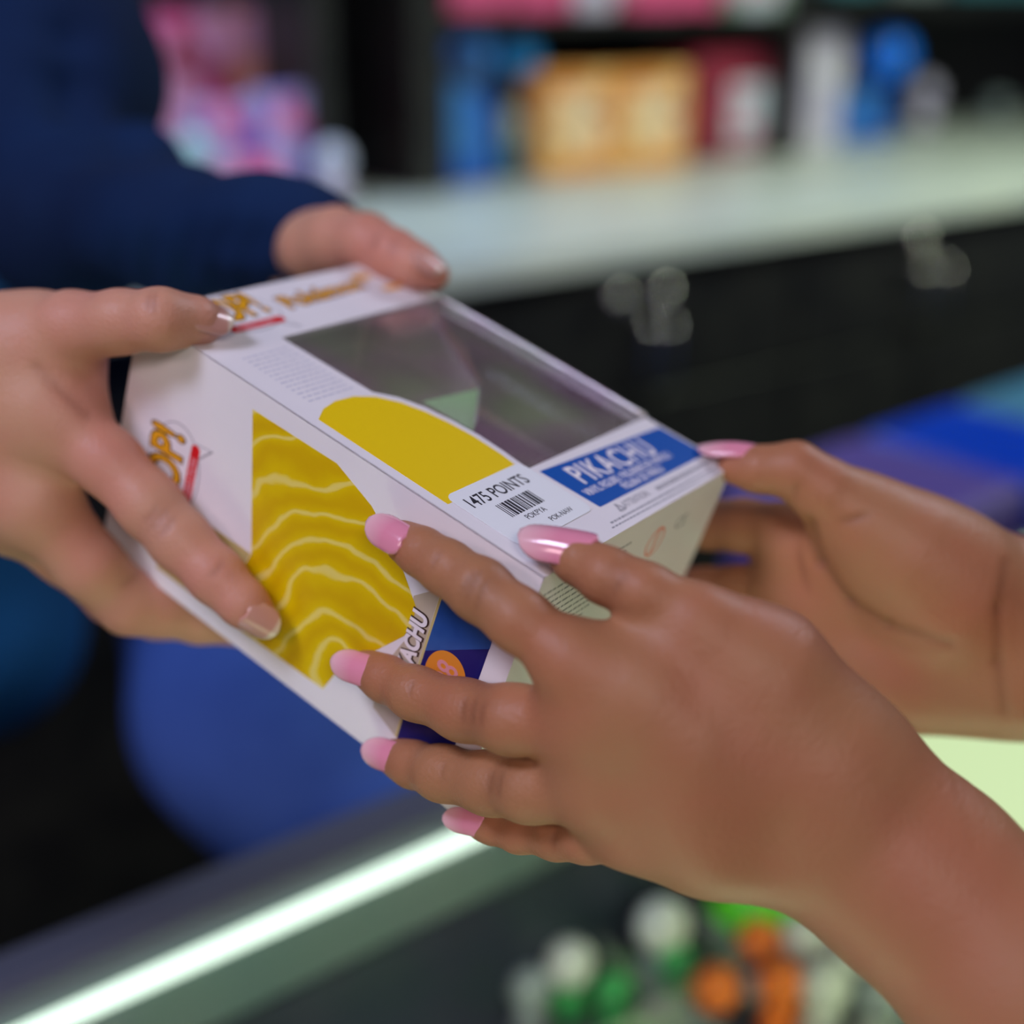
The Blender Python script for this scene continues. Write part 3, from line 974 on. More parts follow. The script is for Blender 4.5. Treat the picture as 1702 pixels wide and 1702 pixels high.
def P3(face, u, v, h=0.0):
    o, a, b, n = FR[face]
    return (o + a * u + b * v + n * h) * 0.001


def poly(name, face, outer, m, h0=0.0, h1=0.1, holes=(), parent=None, bm=None):
    """flat printed or cut shape with real thickness, h0..h1 mm above the face"""
    own = bm is None
    if own: bm = bmesh.new()
    loops = [outer] + list(holes)
    flat = [p for l in loops for p in l]
    tris = tessellate_polygon([[Vector((x, y, 0)) for x, y in l] for l in loops])
    lo = [bm.verts.new(P3(face, x, y, h0)) for x, y in flat]
    hi = [bm.verts.new(P3(face, x, y, h1)) for x, y in flat]
    for t in tris:
        try:
            bm.faces.new([hi[i] for i in t]); bm.faces.new([lo[i] for i in reversed(t)])
        except ValueError: pass
    k = 0
    for l in loops:
        n = len(l)
        for i in range(n):
            a, b = k + i, k + (i + 1) % n
            try: bm.faces.new((lo[a], lo[b], hi[b], hi[a]))
            except ValueError: pass
        k += n
    if own:
        bmesh.ops.recalc_face_normals(bm, faces=bm.faces[:])
        return bm_obj(name, bm, m, parent or box)


def text(name, face, s, u, v, size, m, rot=0, sx=1.0, offset=0.0, h=0.12, parent=None, align='LEFT', shear=0.0, space=1.0):
    c = bpy.data.curves.new(name, 'FONT')
    c.body = s; c.size = size; c.offset = offset; c.align_x = align; c.shear = shear; c.space_character = space
    c.extrude = 0.02; c.resolution_u = 4
    o = bpy.data.objects.new(name, c); COL.objects.link(o)
    dg = bpy.context.evaluated_depsgraph_get()
    me = bpy.data.meshes.new_from_object(o.evaluated_get(dg))
    bpy.data.objects.remove(o)
    ca, sa = math.cos(math.radians(rot)), math.sin(math.radians(rot))
    for vtx in me.vertices:
        x, y, z = vtx.co.x * sx, vtx.co.y, vtx.co.z
        vtx.co = P3(face, u + x * ca - y * sa, v + x * sa + y * ca, h + z)
    me.materials.clear()
    return link(name, me, m, parent or box)


def ell(cx, cy, rx, ry, n=40, a0=0, a1=360):
    return [(cx + rx * math.cos(math.radians(a0 + (a1 - a0) * k / n)), cy + ry * math.sin(math.radians(a0 + (a1 - a0) * k / n))) for k in range(n)]


def rrect(x0, x1, y0, y1, r, n=6):
    out = []
    for cx, cy, a in ((x1 - r, y1 - r, 0), (x0 + r, y1 - r, 90), (x0 + r, y0 + r, 180), (x1 - r, y0 + r, 270)):
        out += [(cx + r * math.cos(math.radians(a + 90 * k / n)), cy + r * math.sin(math.radians(a + 90 * k / n))) for k in range(n + 1)]
    return out


# carton panels 0.45 mm board
dome = [(43.5, 36), (44.6, 46), (45, 56), (44, 66), (42, 76), (38.5, 84), (33, 90)]
front = [(0, 0), (W_, 0), (W_, 35)] + dome + [(32.3, 106), (31.5, 128), (W_, 128.2), (W_, H_), (0, H_)]
poly('front_panel', 'F', front, M['card'], -0.45, 0)
sidep = poly('side_panel', 'L', [(-D_, 0), (0, 0), (0, H_), (-D_, H_)], M['card'], -0.45, 0)
poly('bottom_panel', 'B', [(0.5, -D_), (W_, -D_), (W_, -0.5), (0.5, -0.5)], M['card'], -0.45, 0)
poly('top_panel', 'T', [(0.5, -D_), (W_, -D_), (W_, -0.5), (0.5, -0.5)], M['card'], -0.45, 0)
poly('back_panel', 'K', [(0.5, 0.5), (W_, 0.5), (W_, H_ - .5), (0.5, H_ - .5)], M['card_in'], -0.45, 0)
poly('window_side_panel', 'R', [(0, H_), (0, 128.2), (-10, 125.8), (-23.6, 101), (-50, 126), (-88, 140), (-D_, H_)], M['card_lit'], -0.45, 0)
poly('window_side_strip', 'R', [(0, 0), (0, 35), (-4, 8), (-D_, 6), (-D_, 0)], M['card'], -0.45, 0)
# clear film: front sheet and its wrap round the right edge, slightly bowed
bm = bmesh.new()
nu, nv = 24, 24
g = {}
for j in range(nv + 1):
    for i in range(nu + 1):
        y = 3 + 152 * j / nv
        if i <= 12: x, z = 8 + (W_ - 9) * i / 12, -0.9
        else: x, z = W_ - 0.9, -0.9 - 86 * (i - 12) / 12
        bow = math.sin(math.pi * j / nv)
        if i == 12: x, z = W_ - 0.5 + 0.9 * bow, -0.6 + 0.5 * bow
        if 8 < i < 12: z += 0.4 * bow
        g[i, j] = bm.verts.new(Vector((x, y, z)) * 0.001)
for j in range(nv):
    for i in range(nu):
        bm.faces.new((g[i, j], g[i + 1, j], g[i + 1, j + 1], g[i, j + 1]))
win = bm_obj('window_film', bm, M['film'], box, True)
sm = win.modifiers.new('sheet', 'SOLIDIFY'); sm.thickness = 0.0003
bm = bmesh.new()
tube(bm, [Vector((W_ - 0.4 + 0.9 * math.sin(math.pi * (y - 3) / 152), y, -0.2 + 0.5 * math.sin(math.pi * (y - 3) / 152))) * .001 for y in range(35, 129, 3)], 0.0008, 8)
bm_obj('film_crease', bm, M['edge'], win, True)
bm = bmesh.new()
INV = BOXM.inverted()
def in_plane(px, py, z):
    o = INV @ CAM; d = (INV.to_3x3() @ ray(px, py)); q = o + d * ((z * .001 - o.z) / d.z)
    return q * 1000
tube(bm, [in_plane(*q, -5) * .001 for q in ((733, 500), (726, 542), (797, 645), (791, 700))], 0.00045, 6)
bm_obj('film_fold', bm, M['edge'], win, True)
# clear inner tray
bm = bmesh.new(); add_box(bm, (0.060, 0.078, -0.052), (0.098, 0.140, 0.056), 0.010)
bm_obj('inner_tray', bm, M['tray'], box, True)
fl = [in_plane(*q, -7) for q in ((703, 667), (748, 657), (798, 646), (794, 690), (786, 716))]
poly('green_patch', 'F', [(q.x, q.y) for q in fl], mat('patch_green', (0.50, 0.95, 0.42), .4), -7.3, -7.0)  # invented green piece, shaped to show inside the window

# front print
poly('yellow_patch', 'F', [(4, 36.5), (40.8, 36.5), (42.2, 46), (42.6, 56), (41.8, 65), (39.8, 74), (36.6, 81.5), (31.6, 87.5), (25, 90.8), (17, 91.3), (10, 89.6), (4, 86)], M['ink_yellow'], 0.02, 0.06)
nm = poly('name_panel', 'F', [(46.5, 11.2), (113.2, 9.6), (112.5, 28.4), (45.5, 33.2)], M['ink_blue'], 0.02, 0.06)
text('name_lettering', 'F', 'PIKACHU', 53, 21.4, 12.8, M['ink_white'], -3.0, 0.74, 0.20, 0.1, nm, space=1.13)
text('name_small_print', 'F', 'VINYL FIGURE / FIGURINE EN VINYLE /', 48.6, 16.5, 4.5, M['ink_white'], -1.6, 0.66, 0.05, 0.1, nm)
text('name_small_print', 'F', 'FIGURA DE VINILO', 64, 12.2, 4.3, M['ink_white'], -1.4, 0.66, 0.05, 0.1, nm)
wt = text('warning_print', 'F', '\u26a0 ATTENTION:', 50.5, 6.6, 3.9, M['ink_grey'], -1.2, 0.66, 0.0, 0.06)
bm = bmesh.new()
def dashes(bm, face, u0, u1, v, hgt, gap=1.0, lmin=1.0, lmax=4.0, slope=0.0, axis=0):
    u = u0
    while u < u1:
        l = random.uniform(lmin, lmax)
        e = min(u + l, u1)
        vv = v + slope * (u - u0)
        q = [(u, vv), (e, vv), (e, vv + hgt), (u, vv + hgt)]
        if axis: q = [(b, a) for a, b in q]
        poly('', face, q, None, 0.02, 0.05, bm=bm)
        u = e + gap * random.uniform(.5, 1)
bmd = bmesh.new()
dashes(bmd, 'F', 74, 110, 6.2, 1.7, .5, .5, 1.0, -0.02)
dashes(bmd, 'F', 42, 110, 4.1, .75, .5, .5, 1.6, -0.018)
dashes(bmd, 'F', 40, 108, 2.5, .55, .5, .5, 1.6, -0.018)
bmesh.ops.recalc_face_normals(bmd, faces=bmd.faces[:])
bm_obj('fine_print', bmd, M['ink_grey'], box)
# triangle sign with mark
poly('warning_sign', 'F', [(50.4, 6.4), (54.6, 6.3), (52.5, 9.9)], M['ink_grey'], 0.02, 0.06, holes=[[(51.3, 6.9), (52.5, 9.0), (53.7, 6.85)]])
poly('yellow_dash', 'F', [(6.5, 9.6), (13.5, 9.4), (13.5, 11.0), (6.5, 11.2)], M['ink_amber'], 0.02, 0.06)
text('age_print', 'F', 'AGES 3+', 9.0, 6.0, 3.0, M['ink_lilac'], 0, 0.8, 0.05, 0.08)
# pale small type beside the window
bmd = bmesh.new()
for k in range(13):
    v0 = 122 - 2.3 * k
    if v0 > 92: dashes(bmd, 'F', 9, 29, v0, .7, .8, .8, 3.5)
bmesh.ops.recalc_face_normals(bmd, faces=bmd.faces[:])
bm_obj('legal_print', bmd, M['ink_pale'], box)

# price sticker
st = poly('price_sticker', 'F', rrect(6.0, 43.5, 11.6, 39.5, 3.0), M['sticker'], 0.12, 0.25)
text('sticker_lettering', 'F', '1475 POINTS', 8.4, 31.0, 6.6, M['ink_black'], 0, 0.78, 0.05, 0.28, st)
bmd = bmesh.new(); u = 16.0
while u < 33:
    wbar = random.choice((.35, .35, .7, 1.0))
    poly('', 'F', [(u, 22.2), (u + wbar, 22.2), (u + wbar, 28.6), (u, 28.6)], None, .26, .29, bm=bmd); u += wbar + random.choice((.35, .5, .7))
bmesh.ops.recalc_face_normals(bmd, faces=bmd.faces[:])
bm_obj('barcode', bmd, M['ink_black'], st)
text('sticker_code', 'F', 'POKPYA', 19.5, 18.9, 3.0, M['ink_black'], 0, .85, 0, .28, st)
text('sticker_code', 'F', 'POK-NAW', 25.5, 14.6, 2.8, M['ink_black'], 0, .85, 0, .28, st)

# speech-bubble logos
def bubble(face, cu, cv, s=1.0, flip=1):
    r_ = poly('logo_bubble', face, ell(cu, cv, 16.5 * s, 11.5 * s), M['ink_grey'], 0.02, 0.05)
    poly('logo_tail', face, [(cu + 8 * s, cv - 9 * s), (cu + 13.5 * s, cv - 7.2 * s), (cu + 14.6 * s, cv - 15 * s)], M['ink_grey'], 0.02, 0.05, parent=r_)
    poly('logo_tail_fill', face, [(cu + 8.3 * s, cv - 8.6 * s), (cu + 13.1 * s, cv - 6.8 * s), (cu + 14.2 * s, cv - 13.8 * s)], M['card'], 0.055, 0.07, parent=r_)
    poly('logo_fill', face, ell(cu, cv, 16.1 * s, 11.1 * s), M['card'], 0.055, 0.07, parent=r_)
    text('logo_shadow', face, 'POP!', cu - 14.5 * s, cv - 3.8 * s, 19.5 * s, M['ink_brown'], 4, 0.68, 1.1 * s, 0.10, r_)
    text('logo_lettering', face, 'POP!', cu - 14.5 * s, cv - 3.8 * s, 19.5 * s, M['ink_amber'], 4, 0.68, 0.42 * s, 0.16, r_)
    bar = poly('logo_bar', face, rrect(cu - 11 * s, cu + 13 * s, cv - 9.6 * s, cv - 5.9 * s, 1.6 * s), M['ink_red'], 0.09, 0.12, parent=r_)
    text('bar_lettering', face, 'ANIMATION', cu - 8.8 * s, cv - 9.0 * s, 3.4 * s, M['ink_rose'], 0, 0.9, 0.1, 0.15, r_)
    return r_


bubble('F', 29.5, 145.5, 1.0)
bubble('L', -43.5, 133.5, 1.0)
text('brand_shadow', 'F', 'Pok\u00e9mon', 50, 142.0, 11.2, M['ink_navy'], 3, 0.98, 0.75, 0.06)
text('brand_lettering', 'F', 'Pok\u00e9mon', 50, 142.0, 11.2, M['ink_amber'], 3, 0.98, 0.28, 0.11)
poly('yellow_mark', 'F', rrect(92, 101, 149, 153, 1.6), M['ink_amber'], 0.02, 0.06)
poly('yellow_mark', 'F', rrect(97, 108, 139, 142, 1.4), M['ink_amber'], 0.02, 0.06)

# side print
poly('yellow_artwork', 'L', [(-7.1, 107.2), (-6.5, 73), (-12, 58), (-20, 46), (-33, 34), (-42, 33.5), (-54, 42), (-66, 52), (-80.5, 57), (-82.3, 104), (-53, 95.7)], M['yellow_swirl'], 0.02, 0.06)
poly('gold_edge_print', 'L', [(-54, 124), (-53.2, 96), (-82.3, 104.3), (-82.3, 133)], M['ink_gold'], 0.02, 0.05)
poly('gold_edge_print', 'L', [(-46, 157), (-44, 149), (-58, 147), (-70, 157)], M['ink_gold'], 0.015, 0.035)
nb = poly('number_band', 'L', [(-22.5, 27), (-24.5, 8), (-78, 8), (-78, 27)], M['ink_navy'], 0.02, 0.06)
poly('band_facet', 'L', [(-22.5, 27), (-26, 8), (-30, 7.9), (-44, 27)], M['ink_blue2'], 0.065, 0.09, parent=nb)
poly('band_edge', 'L', [(-22.5, 27), (-78, 27), (-78, 27.9), (-22, 27.9)], M['ink_gold'], 0.02, 0.07, parent=nb)
ci = poly('number_disc', 'L', ell(-47.5, 18.2, 8.4, 7.2), M['ink_orange'], 0.10, 0.13, parent=nb)
text('number_lettering', 'L', '598', -55.2, 14.6, 10.5, M['ink_rose'], 0, .80, .15, .17, nb)
poly('name_backing', 'L', [(-22, 28), (-78, 28), (-74, 38), (-62, 40), (-44, 34), (-30, 36)], M['ink_tan'], 0.012, 0.018)
text('side_name_shadow', 'L', 'PIKACHU', -59.7, 29.1, 7.5, M['ink_brown'], 0, .84, .62, .12)
text('side_name_lettering', 'L', 'PIKACHU', -60.0, 29.4, 7.5, M['ink_white'], 0, .84, .32, .17)

# bottom print
poly('age_mark', 'B', ell(71, -14.5, 5.4, 5.4), M['ink_scarlet'], .02, .05, holes=[ell(71, -14.5, 4.7, 4.7)])
poly('age_mark_bar', 'B', [(70, -18.7), (71, -19), (72, -10.2), (71, -10)], M['ink_scarlet'], .02, .05)
text('ce_mark', 'B', 'CE', 83, -14.5, 6.5, M['ink_grey'], 0, 1, 0.0, .08)
bmd = bmesh.new()
for k in range(9):
    dashes(bmd, 'B', 4, 52 - k * 2, -8 - 2.5 * k, .8, .7, .6, 3.0)
bmesh.ops.recalc_face_normals(bmd, faces=bmd.faces[:])
bm_obj('bottom_small_print', bmd, M['ink_grey'], box)
# ------------------------------------------------------------------ people
def A_(*q): return [tuple(x) for x in q]


# ---- person on the right (two bare arms)
pb_root = empty('person', Vector((0.52, 0.02, 0)), 'person at the right with bare arms and long pink nails, taking the carton', 'person')
BN_f = [
    chainw([(646, 881, .3675, 19), (672, 900, .3650, 30), (700, 917, .360, 38), (742, 943, .354, 43), (798, 980, .347, 50), (862, 1030, .341, 50), (950, 1095, .338, 56)]),
    chainw([(590, 1104, .3940, 19), (613, 1113, .3910, 28), (640, 1128, .386, 36), (690, 1152, .377, 42), (770, 1180, .366, 49), (850, 1196, .354, 56), (985, 1205, .343, 66)]),
    chainw([(637, 1251, .4000, 19), (660, 1260, .3970, 28), (685, 1270, .392, 36), (735, 1285, .382, 44), (815, 1302, .370, 50), (880, 1312, .360, 53), (1000, 1312, .347, 64)]),
    chainw([(776, 1363, .3900, 14), (798, 1369, .3875, 21), (820, 1376, .384, 24), (862, 1387, .378, 28), (925, 1394, .368, 33), (975, 1394, .361, 38), (1050, 1384, .352, 50)]),
    chainw([(922, 910, .3535, 26), (960, 930, .348, 38), (1008, 957, .342, 45), (1070, 985, .338, 48), (1150, 1022, .337, 52), (1265, 1105, .342, 80)]),
]
BN_p = [
    chainw([(950, 1096, .338, 56), (1070, 1150, .338, 72), (1350, 1250, .345, 94), (1405, 1310, .350, 98)]),
    chainw([(985, 1205, .343, 64), (1150, 1250, .340, 72), (1360, 1310, .346, 90)]),
    chainw([(1000, 1312, .347, 60), (1150, 1340, .345, 66), (1360, 1370, .350, 84)]),
    chainw([(1050, 1384, .352, 46), (1180, 1402, .350, 60), (1340, 1420, .352, 80)]),
    chainw([(1180, 1045, .337, 50), (1265, 1110, .342, 80), (1390, 1260, .350, 96)]),
    chainw([(1060, 1180, .352, 70), (1300, 1320, .356, 90)]),
    chainw([(1395, 1290, .350, 96), (1560, 1430, .348, 106), (1760, 1600, .338, 116), (1950, 1760, .335, 124)]),
    chainw([(1370, 1390, .352, 92), (1490, 1490, .350, 104), (1660, 1660, .340, 120), (1880, 1880, .335, 128)]),
    chainw([(1380, 1330, .352, 100), (1520, 1460, .350, 108), (1720, 1650, .338, 122), (1930, 1840, .335, 130)]),
]
BN_folds = [((825, 950), (785, 1010), 22, 0.), ((800, 1160), (780, 1215), 20, 0.), ((835, 1275), (815, 1330), 20, 0.), ((930, 1378), (920, 1410), 14, 0.), ((1030, 940), (1010, 990), 18, 0.), ((800, 948), (773, 1003), 5, .0005), ((788, 950), (765, 990), 4, .0003), ((812, 962), (790, 1015), 4, .0003), ((735, 915), (716, 950), 4, .0002),
            ((775, 1160), (768, 1200), 5, .0004), ((790, 1162), (785, 1205), 4, .0003), ((805, 1168), (800, 1208), 4, .00025), ((690, 1130), (680, 1160), 4, .0002),
            ((820, 1282), (812, 1322), 5, .0004), ((834, 1284), (828, 1326), 4, .0003), ((742, 1266), (734, 1300), 4, .0002),
            ((925, 1380), (920, 1408), 4, .0003), ((1040, 955), (1020, 990), 5, .0002)]
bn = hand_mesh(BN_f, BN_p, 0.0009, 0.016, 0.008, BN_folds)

BF_f = [
    chainw([(1222, 776, .437, 30), (1262, 780, .434, 37), (1322, 782, .432, 46), (1372, 818, .432, 54), (1425, 860, .434, 68)]),
    chainw([(1130, 876, .486, 34), (1180, 872, .478, 40), (1235, 874, .470, 44), (1300, 884, .462, 46), (1380, 925, .455, 56)]),
    chainw([(1120, 980, .490, 34), (1170, 985, .482, 40), (1230, 985, .474, 44), (1290, 990, .468, 48), (1380, 1000, .460, 60)]),
    chainw([(1120, 1060, .494, 34), (1200, 1066, .484, 40), (1290, 1066, .474, 46), (1385, 1070, .464, 60)]),
    chainw([(1170, 1130, .492, 28), (1230, 1132, .484, 34), (1300, 1135, .476, 40), (1390, 1135, .466, 56)]),
]
BF_p = [
    chainw([(1330, 915, .460, 54), (1500, 960, .452, 74), (1650, 1020, .450, 86)]),
    chainw([(1320, 1000, .464, 56), (1500, 1030, .458, 70), (1660, 1060, .452, 86)]),
    chainw([(1330, 1070, .466, 56), (1500, 1095, .458, 70), (1660, 1095, .454, 84)]),
    chainw([(1350, 1132, .466, 52), (1480, 1130, .458, 64), (1600, 1122, .454, 72), (1680, 1108, .454, 84)]),
    chainw([(1420, 855, .436, 66), (1500, 915, .436, 86), (1580, 970, .440, 98), (1650, 1010, .446, 88)]),
    chainw([(1660, 1004, .450, 84), (1720, 1010, .448, 80), (1900, 1010, .440, 92), (2250, 1060, .410, 110)]),
    chainw([(1670, 1110, .452, 84), (1720, 1118, .450, 82), (1900, 1130, .440, 96), (2250, 1200, .410, 120)]),
]
BF_folds = [((1345, 870), (1362, 935), 7, .0016), ((1362, 935), (1410, 1000), 7, .0014), ((1410, 1000), (1475, 1040), 7, .0010), ((1475, 1040), (1580, 1072), 7, .0007),
            ((1672, 935), (1662, 1010), 8, .0005), ((1662, 1010), (1660, 1100), 8, .0006), ((1660, 1100), (1670, 1180), 8, .0004), ((1326, 905), (1345, 985), 5, .0006), ((1390, 868), (1450, 850), 6, .0006), ((1330, 800), (1322, 830), 4, .0005)]
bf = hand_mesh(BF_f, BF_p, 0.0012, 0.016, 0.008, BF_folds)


def conv(c):  # camera-space metres -> world
    return np.array(CM @ Vector(c))


def wpt(x, y, z): return np.array((x, y, z))


eN = wpt(0.355, 0.14, 1.03); eF = wpt(0.66, 0.33, 1.06)
shN = wpt(0.50, -0.10, 1.36); shF = wpt(0.82, 0.06, 1.36)
n1 = np.array(P(1930, 1830, .336)); f1 = np.array(P(2150, 1115, .418))
arms = solid([[(n1, .0255), (eN, .036)], [(eN, .040), (shN, .050)], [(f1, .031), (eF, .040)], [(eF, .040), (shF, .050)]], 0.004, 0.01)
V, F, A = join_meshes([bn, bf, arms])
body_b = link('body', raw_mesh('body_b', V, F, A), M['skin_b'], pb_root, True, True)
tors = solid([[(shN + (0.01, -.03, -.02), .075), (wpt(.68, -.10, 1.36), .10), (shF + (.0, -.02, -.02), .075)],
              [(wpt(.66, -.12, 1.28), .145), (wpt(.68, -.10, 1.0), .135), (wpt(.68, -.10, .85), .15)],
              [(shN, .062), (shN * .55 + eN * .45, .062)], [(shF, .062), (shF * .55 + eF * .45, .062)]], 0.008, 0.05)
link('tee_shirt', raw_mesh('tee', tors[0], tors[1]), M['tshirt'], pb_root, True, True)
legs = solid([[(wpt(.60, -.10, .80), .12), (wpt(.60, -.08, .45), .085), (wpt(.60, -.06, .06), .06), (wpt(.56, .06, .05), .045)],
              [(wpt(.78, -.10, .80), .12), (wpt(.80, -.08, .45), .085), (wpt(.80, -.06, .06), .06), (wpt(.76, .06, .05), .045)],
              [(wpt(.62, -.1, .85), .13), (wpt(.76, -.1, .85), .13)]], 0.01, 0.04)
link('trousers', raw_mesh('trousers_b', legs[0], legs[1]), M['trousers'], pb_root, True, True)


def nail_px(parent, base, tip, width, nrm, m1, **kw):
    """base / tip: (px, py, depth)"""
    a = P(*base); b = P(*tip)
    n = RGT * nrm[0] + UPV * nrm[1] - FWD * nrm[2]
    nail(parent, a, b, width, n, m1, **kw)


NP = M['nail_pink']
nail_px(body_b, (671, 899, .3560), (611, 863, .3632), .0098, (-.15, .35, .9), NP)
nail_px(body_b, (616, 1117, .3824), (550, 1095, .3898), .0096, (-.15, .25, .9), NP)
nail_px(body_b, (666, 1265, .3884), (600, 1243, .3970), .0096, (-.2, .15, .9), NP)
nail_px(body_b, (803, 1372, .3812), (735, 1359, .3882), .0078, (-.2, .1, .9), NP)
nail_px(body_b, (985, 906, .3424), (862, 882, .3500), .0122, (-.12, .66, .75), NP)
nail_px(body_b, (1262, 743, .4330), (1160, 733, .4400), .0115, (-.05, .96, .22), NP, droop=.25)

# ---- person on the left (navy jacket)
pa_root = empty('person', Vector((-0.62, 0.80, 0)), 'person at the left in a navy jacket and blue jeans, handing over the carton', 'person')
AN_f = [
    chainw([(362, 534, .4140, 26), (325, 534, .4050, 39), (268, 531, .3990, 50), (200, 535, .4050, 51), (120, 548, .4150, 62), (60, 570, .4250, 80)]),
    chainw([(440, 1034, .4080, 27), (405, 1003, .4070, 38), (360, 958, .4090, 45), (300, 898, .4120, 49), (250, 842, .4150, 52), (180, 768, .4180, 54), (85, 690, .4220, 70)]),
    chainw([(400, 1045, .4680, 30), (330, 1030, .4600, 38), (265, 1012, .4520, 46), (215, 1002, .4460, 51), (150, 940, .4370, 54), (60, 835, .4290, 68)]),
    chainw([(330, 1040, .4860, 28), (260, 1022, .4760, 38), (190, 990, .4650, 46), (110, 920, .4520, 50), (10, 850, .4400, 60)]),
]
AN_p = [
    chainw([(85, 690, .4220, 68), (-60, 640, .4270, 80), (-220, 640, .4350, 90)]),
    chainw([(60, 835, .4290, 66), (-60, 740, .4300, 80), (-220, 700, .4360, 90)]),
    chainw([(10, 850, .4400, 58), (-90, 790, .4360, 76), (-230, 740, .4380, 84)]),
    chainw([(60, 570, .4250, 80), (-60, 600, .4270, 90), (-200, 650, .4340, 92)]),
    chainw([(100, 620, .4250, 58), (90, 680, .4250, 66)]),
    chainw([(-220, 690, .4370, 112), (-420, 720, .4500, 120), (-800, 800, .5200, 140)]),
]
AN_folds = [((285, 840), (240, 895), 24, 0.), ((215, 975), (190, 1010), 22, 0.), ((252, 480), (246, 520), 5, .0003), ((262, 478), (258, 524), 4, .0003), ((248, 880), (280, 842), 6, .0004), ((262, 892), (292, 855), 5, .0004), ((238, 868), (262, 838), 5, .0003),
            ((345, 960), (370, 930), 5, .0003), ((200, 975), (230, 950), 5, .0003), ((60, 610), (145, 690), 8, .0004)]
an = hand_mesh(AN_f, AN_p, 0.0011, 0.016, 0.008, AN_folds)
AF_f = [
    chainw([(722, 456, .4840, 26), (692, 442, .4840, 36), (655, 425, .4890, 42), (610, 405, .4980, 48), (560, 400, .5100, 54), (520, 410, .5220, 58)]),
    chainw([(770, 640, .5160, 26), (738, 598, .5200, 34), (700, 555, .5280, 36), (650, 500, .5400, 40), (590, 450, .5500, 48)]),
    chainw([(730, 690, .5300, 26), (700, 640, .5360, 34), (650, 580, .5450, 38), (600, 520, .5560, 42), (550, 470, .5600, 50)]),
    chainw([(670, 720, .5560, 24), (640, 660, .5600, 32), (590, 590, .5660, 36), (530, 500, .5700, 48)]),
]
AF_p = [
    chainw([(590, 450, .5500, 48), (530, 415, .5500, 44), (440, 405, .5650, 46)]),
    chainw([(550, 460, .5600, 44), (500, 418, .5600, 44), (430, 405, .5660, 46)]),
    chainw([(530, 480, .5700, 44), (490, 430, .5680, 44), (420, 410, .5720, 46)]),
    chainw([(540, 404, .5240, 50), (470, 404, .5500, 50), (380, 398, .5780, 50), (300, 392, .6000, 50)]),
]
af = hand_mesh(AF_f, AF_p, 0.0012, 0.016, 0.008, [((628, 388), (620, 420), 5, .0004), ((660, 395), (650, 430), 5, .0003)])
# jacket, arms inside it, torso
shA = wpt(-.38, .62, 1.50)
elF = np.array(P(60, 330, .72)); wrF = np.array(P(470, 415, .545))
upF = np.array(P(60, -250, .82))
wN = np.array(P(-700, 780, .505))
elN = wpt(-.52, .52, 1.14); shN2 = wpt(-.60, .66, 1.48)
armsA = solid([[(np.array(P(300, 392, .600)), .018), (elF, .034)], [(elF, .034), (upF, .042)], [(wN, .030), (elN, .036)], [(elN, .036), (shN2, .042)],
               [(upF, .05), (wpt(-.50, .86, 1.48), .07), (shN2, .05)], [(wpt(-.50, .86, 1.45), .11), (wpt(-.50, .86, 1.05), .11)]], 0.005, 0.02)
V, F, A = join_meshes([an, af, armsA])
body_a = link('body', raw_mesh('body_a', V, F, A), M['skin_a'], pa_root, True, True)
nail_px(body_a, (312, 511, .3972), (390, 526, .4075), .0122, (.05, .60, .80), M['nail_plain'], lift=.0002)
nail_px(body_a, (408, 1022, .4000), (461, 1054, .4052), .0108, (-.30, .10, .92), M['nail_plain'], lift=.0001)
nail_px(body_a, (690, 416, .4770), (738, 446, .4800), .0115, (.15, .85, .5), M['nail_plain'])

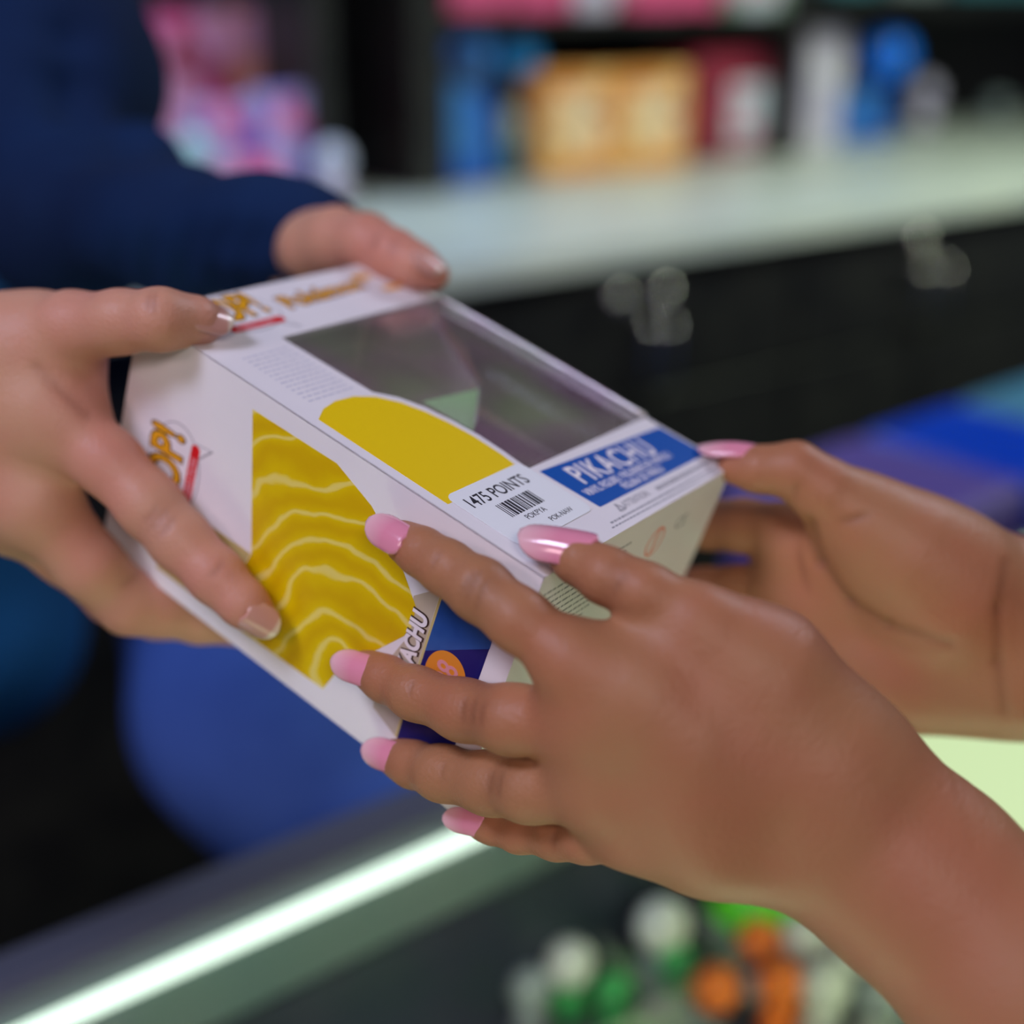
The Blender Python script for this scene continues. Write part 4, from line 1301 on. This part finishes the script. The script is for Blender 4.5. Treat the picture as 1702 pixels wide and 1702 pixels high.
sleeve_f = []
for k in range(9):
    x = 150 + k * 42; sleeve_f.append(((x - 12, 470 - k * 8), (x + 26, 300 + k * 8), 9, .0))
sl = solid([[(np.array(P(532, 402, .534)), .0165), (np.array(P(505, 402, .541)), .0205), (np.array(P(430, 396, .560)), .0235), (np.array(P(300, 388, .600)), .0275), (elF + .0, .044)],
            [(elF, .044), (np.array(P(110, 130, .745)), .052), (np.array(P(60, -80, .79)), .052), (upF, .060)],
            [(np.array(P(110, 380, .68)), .044), (np.array(P(200, 300, .68)), .036)]], 0.004, 0.02,
           [(P(60 + 40 * i, 250 + 14 * i, .66 - .012 * i), P(150 + 40 * i, 180 + 20 * i, .66 - .012 * i), .010, .009) for i in range(4)] +
           [(P(180 + 55 * i, 500, .60 - .012 * i), P(160 + 62 * i, 360, .56 - .012 * i), .009, .007) for i in range(6)] +
           [(P(20, 60 + 90 * i, .72), P(230, 20 + 95 * i, .66), .014, .012) for i in range(3)])
link('jacket_sleeve', raw_mesh('sleeve_far', sl[0], sl[1]), M['navy'], pa_root, True, True)
sl2 = solid([[(wN, .040), (elN, .052), (shN2, .062)]], 0.005, 0.02)
link('jacket_sleeve', raw_mesh('sleeve_near', sl2[0], sl2[1]), M['navy'], pa_root, True, True)
jk = solid([[(np.array(P(-115, 60, .90)), .060), (np.array(P(-115, 600, .90)), .060), (np.array(P(-60, 1040, .92)), .082)],
            [(wpt(-.50, .84, 1.50), .12), (wpt(-.54, .86, 1.25), .135), (wpt(-.55, .86, 1.02), .135)],
            [(shN2, .07), (wpt(-.5, .84, 1.5), .10), (upF, .07)],
            [(wpt(-.42, .80, 1.40), .09), (wpt(-.42, .80, 1.05), .08)]], 0.007, 0.05,
           [(wpt(-.45 + .03 * i, .66, 1.45), wpt(-.40 + .03 * i, .66, 1.05), .012, .008) for i in range(5)])
link('jacket_body', raw_mesh('jacket', jk[0], jk[1]), M['blue_shirt'], pa_root, True, True)
hip = np.array(P(400, 940, 1.06))
kneeN = np.array(P(470, 1230, .98)); 
jeans = solid([[(hip, .085), (np.array(P(445, 1175, 1.0)), .090), (np.array(P(650, 1440, 1.02)), .090), (wpt(.0, 1.05, .10), .055)],
               [(hip + (.06, .22, 0), .10), (wpt(-.12, 1.30, .5), .08), (wpt(-.10, 1.30, .08), .055)],
               [(hip, .09), (hip + (.06, .22, 0), .09)]], 0.008, 0.05)
link('jeans', raw_mesh('jeans', jeans[0], jeans[1]), M['jeans'], pa_root, True, True)
shoes = solid([[(wpt(.0, 1.05, .05), .045), (wpt(.10, .97, .04), .038)], [(wpt(-.10, 1.30, .05), .045), (wpt(.0, 1.22, .04), .038)]], 0.006, 0.02)
link('shoes', raw_mesh('shoes', shoes[0], shoes[1]), M['trousers'], pa_root, True, True)
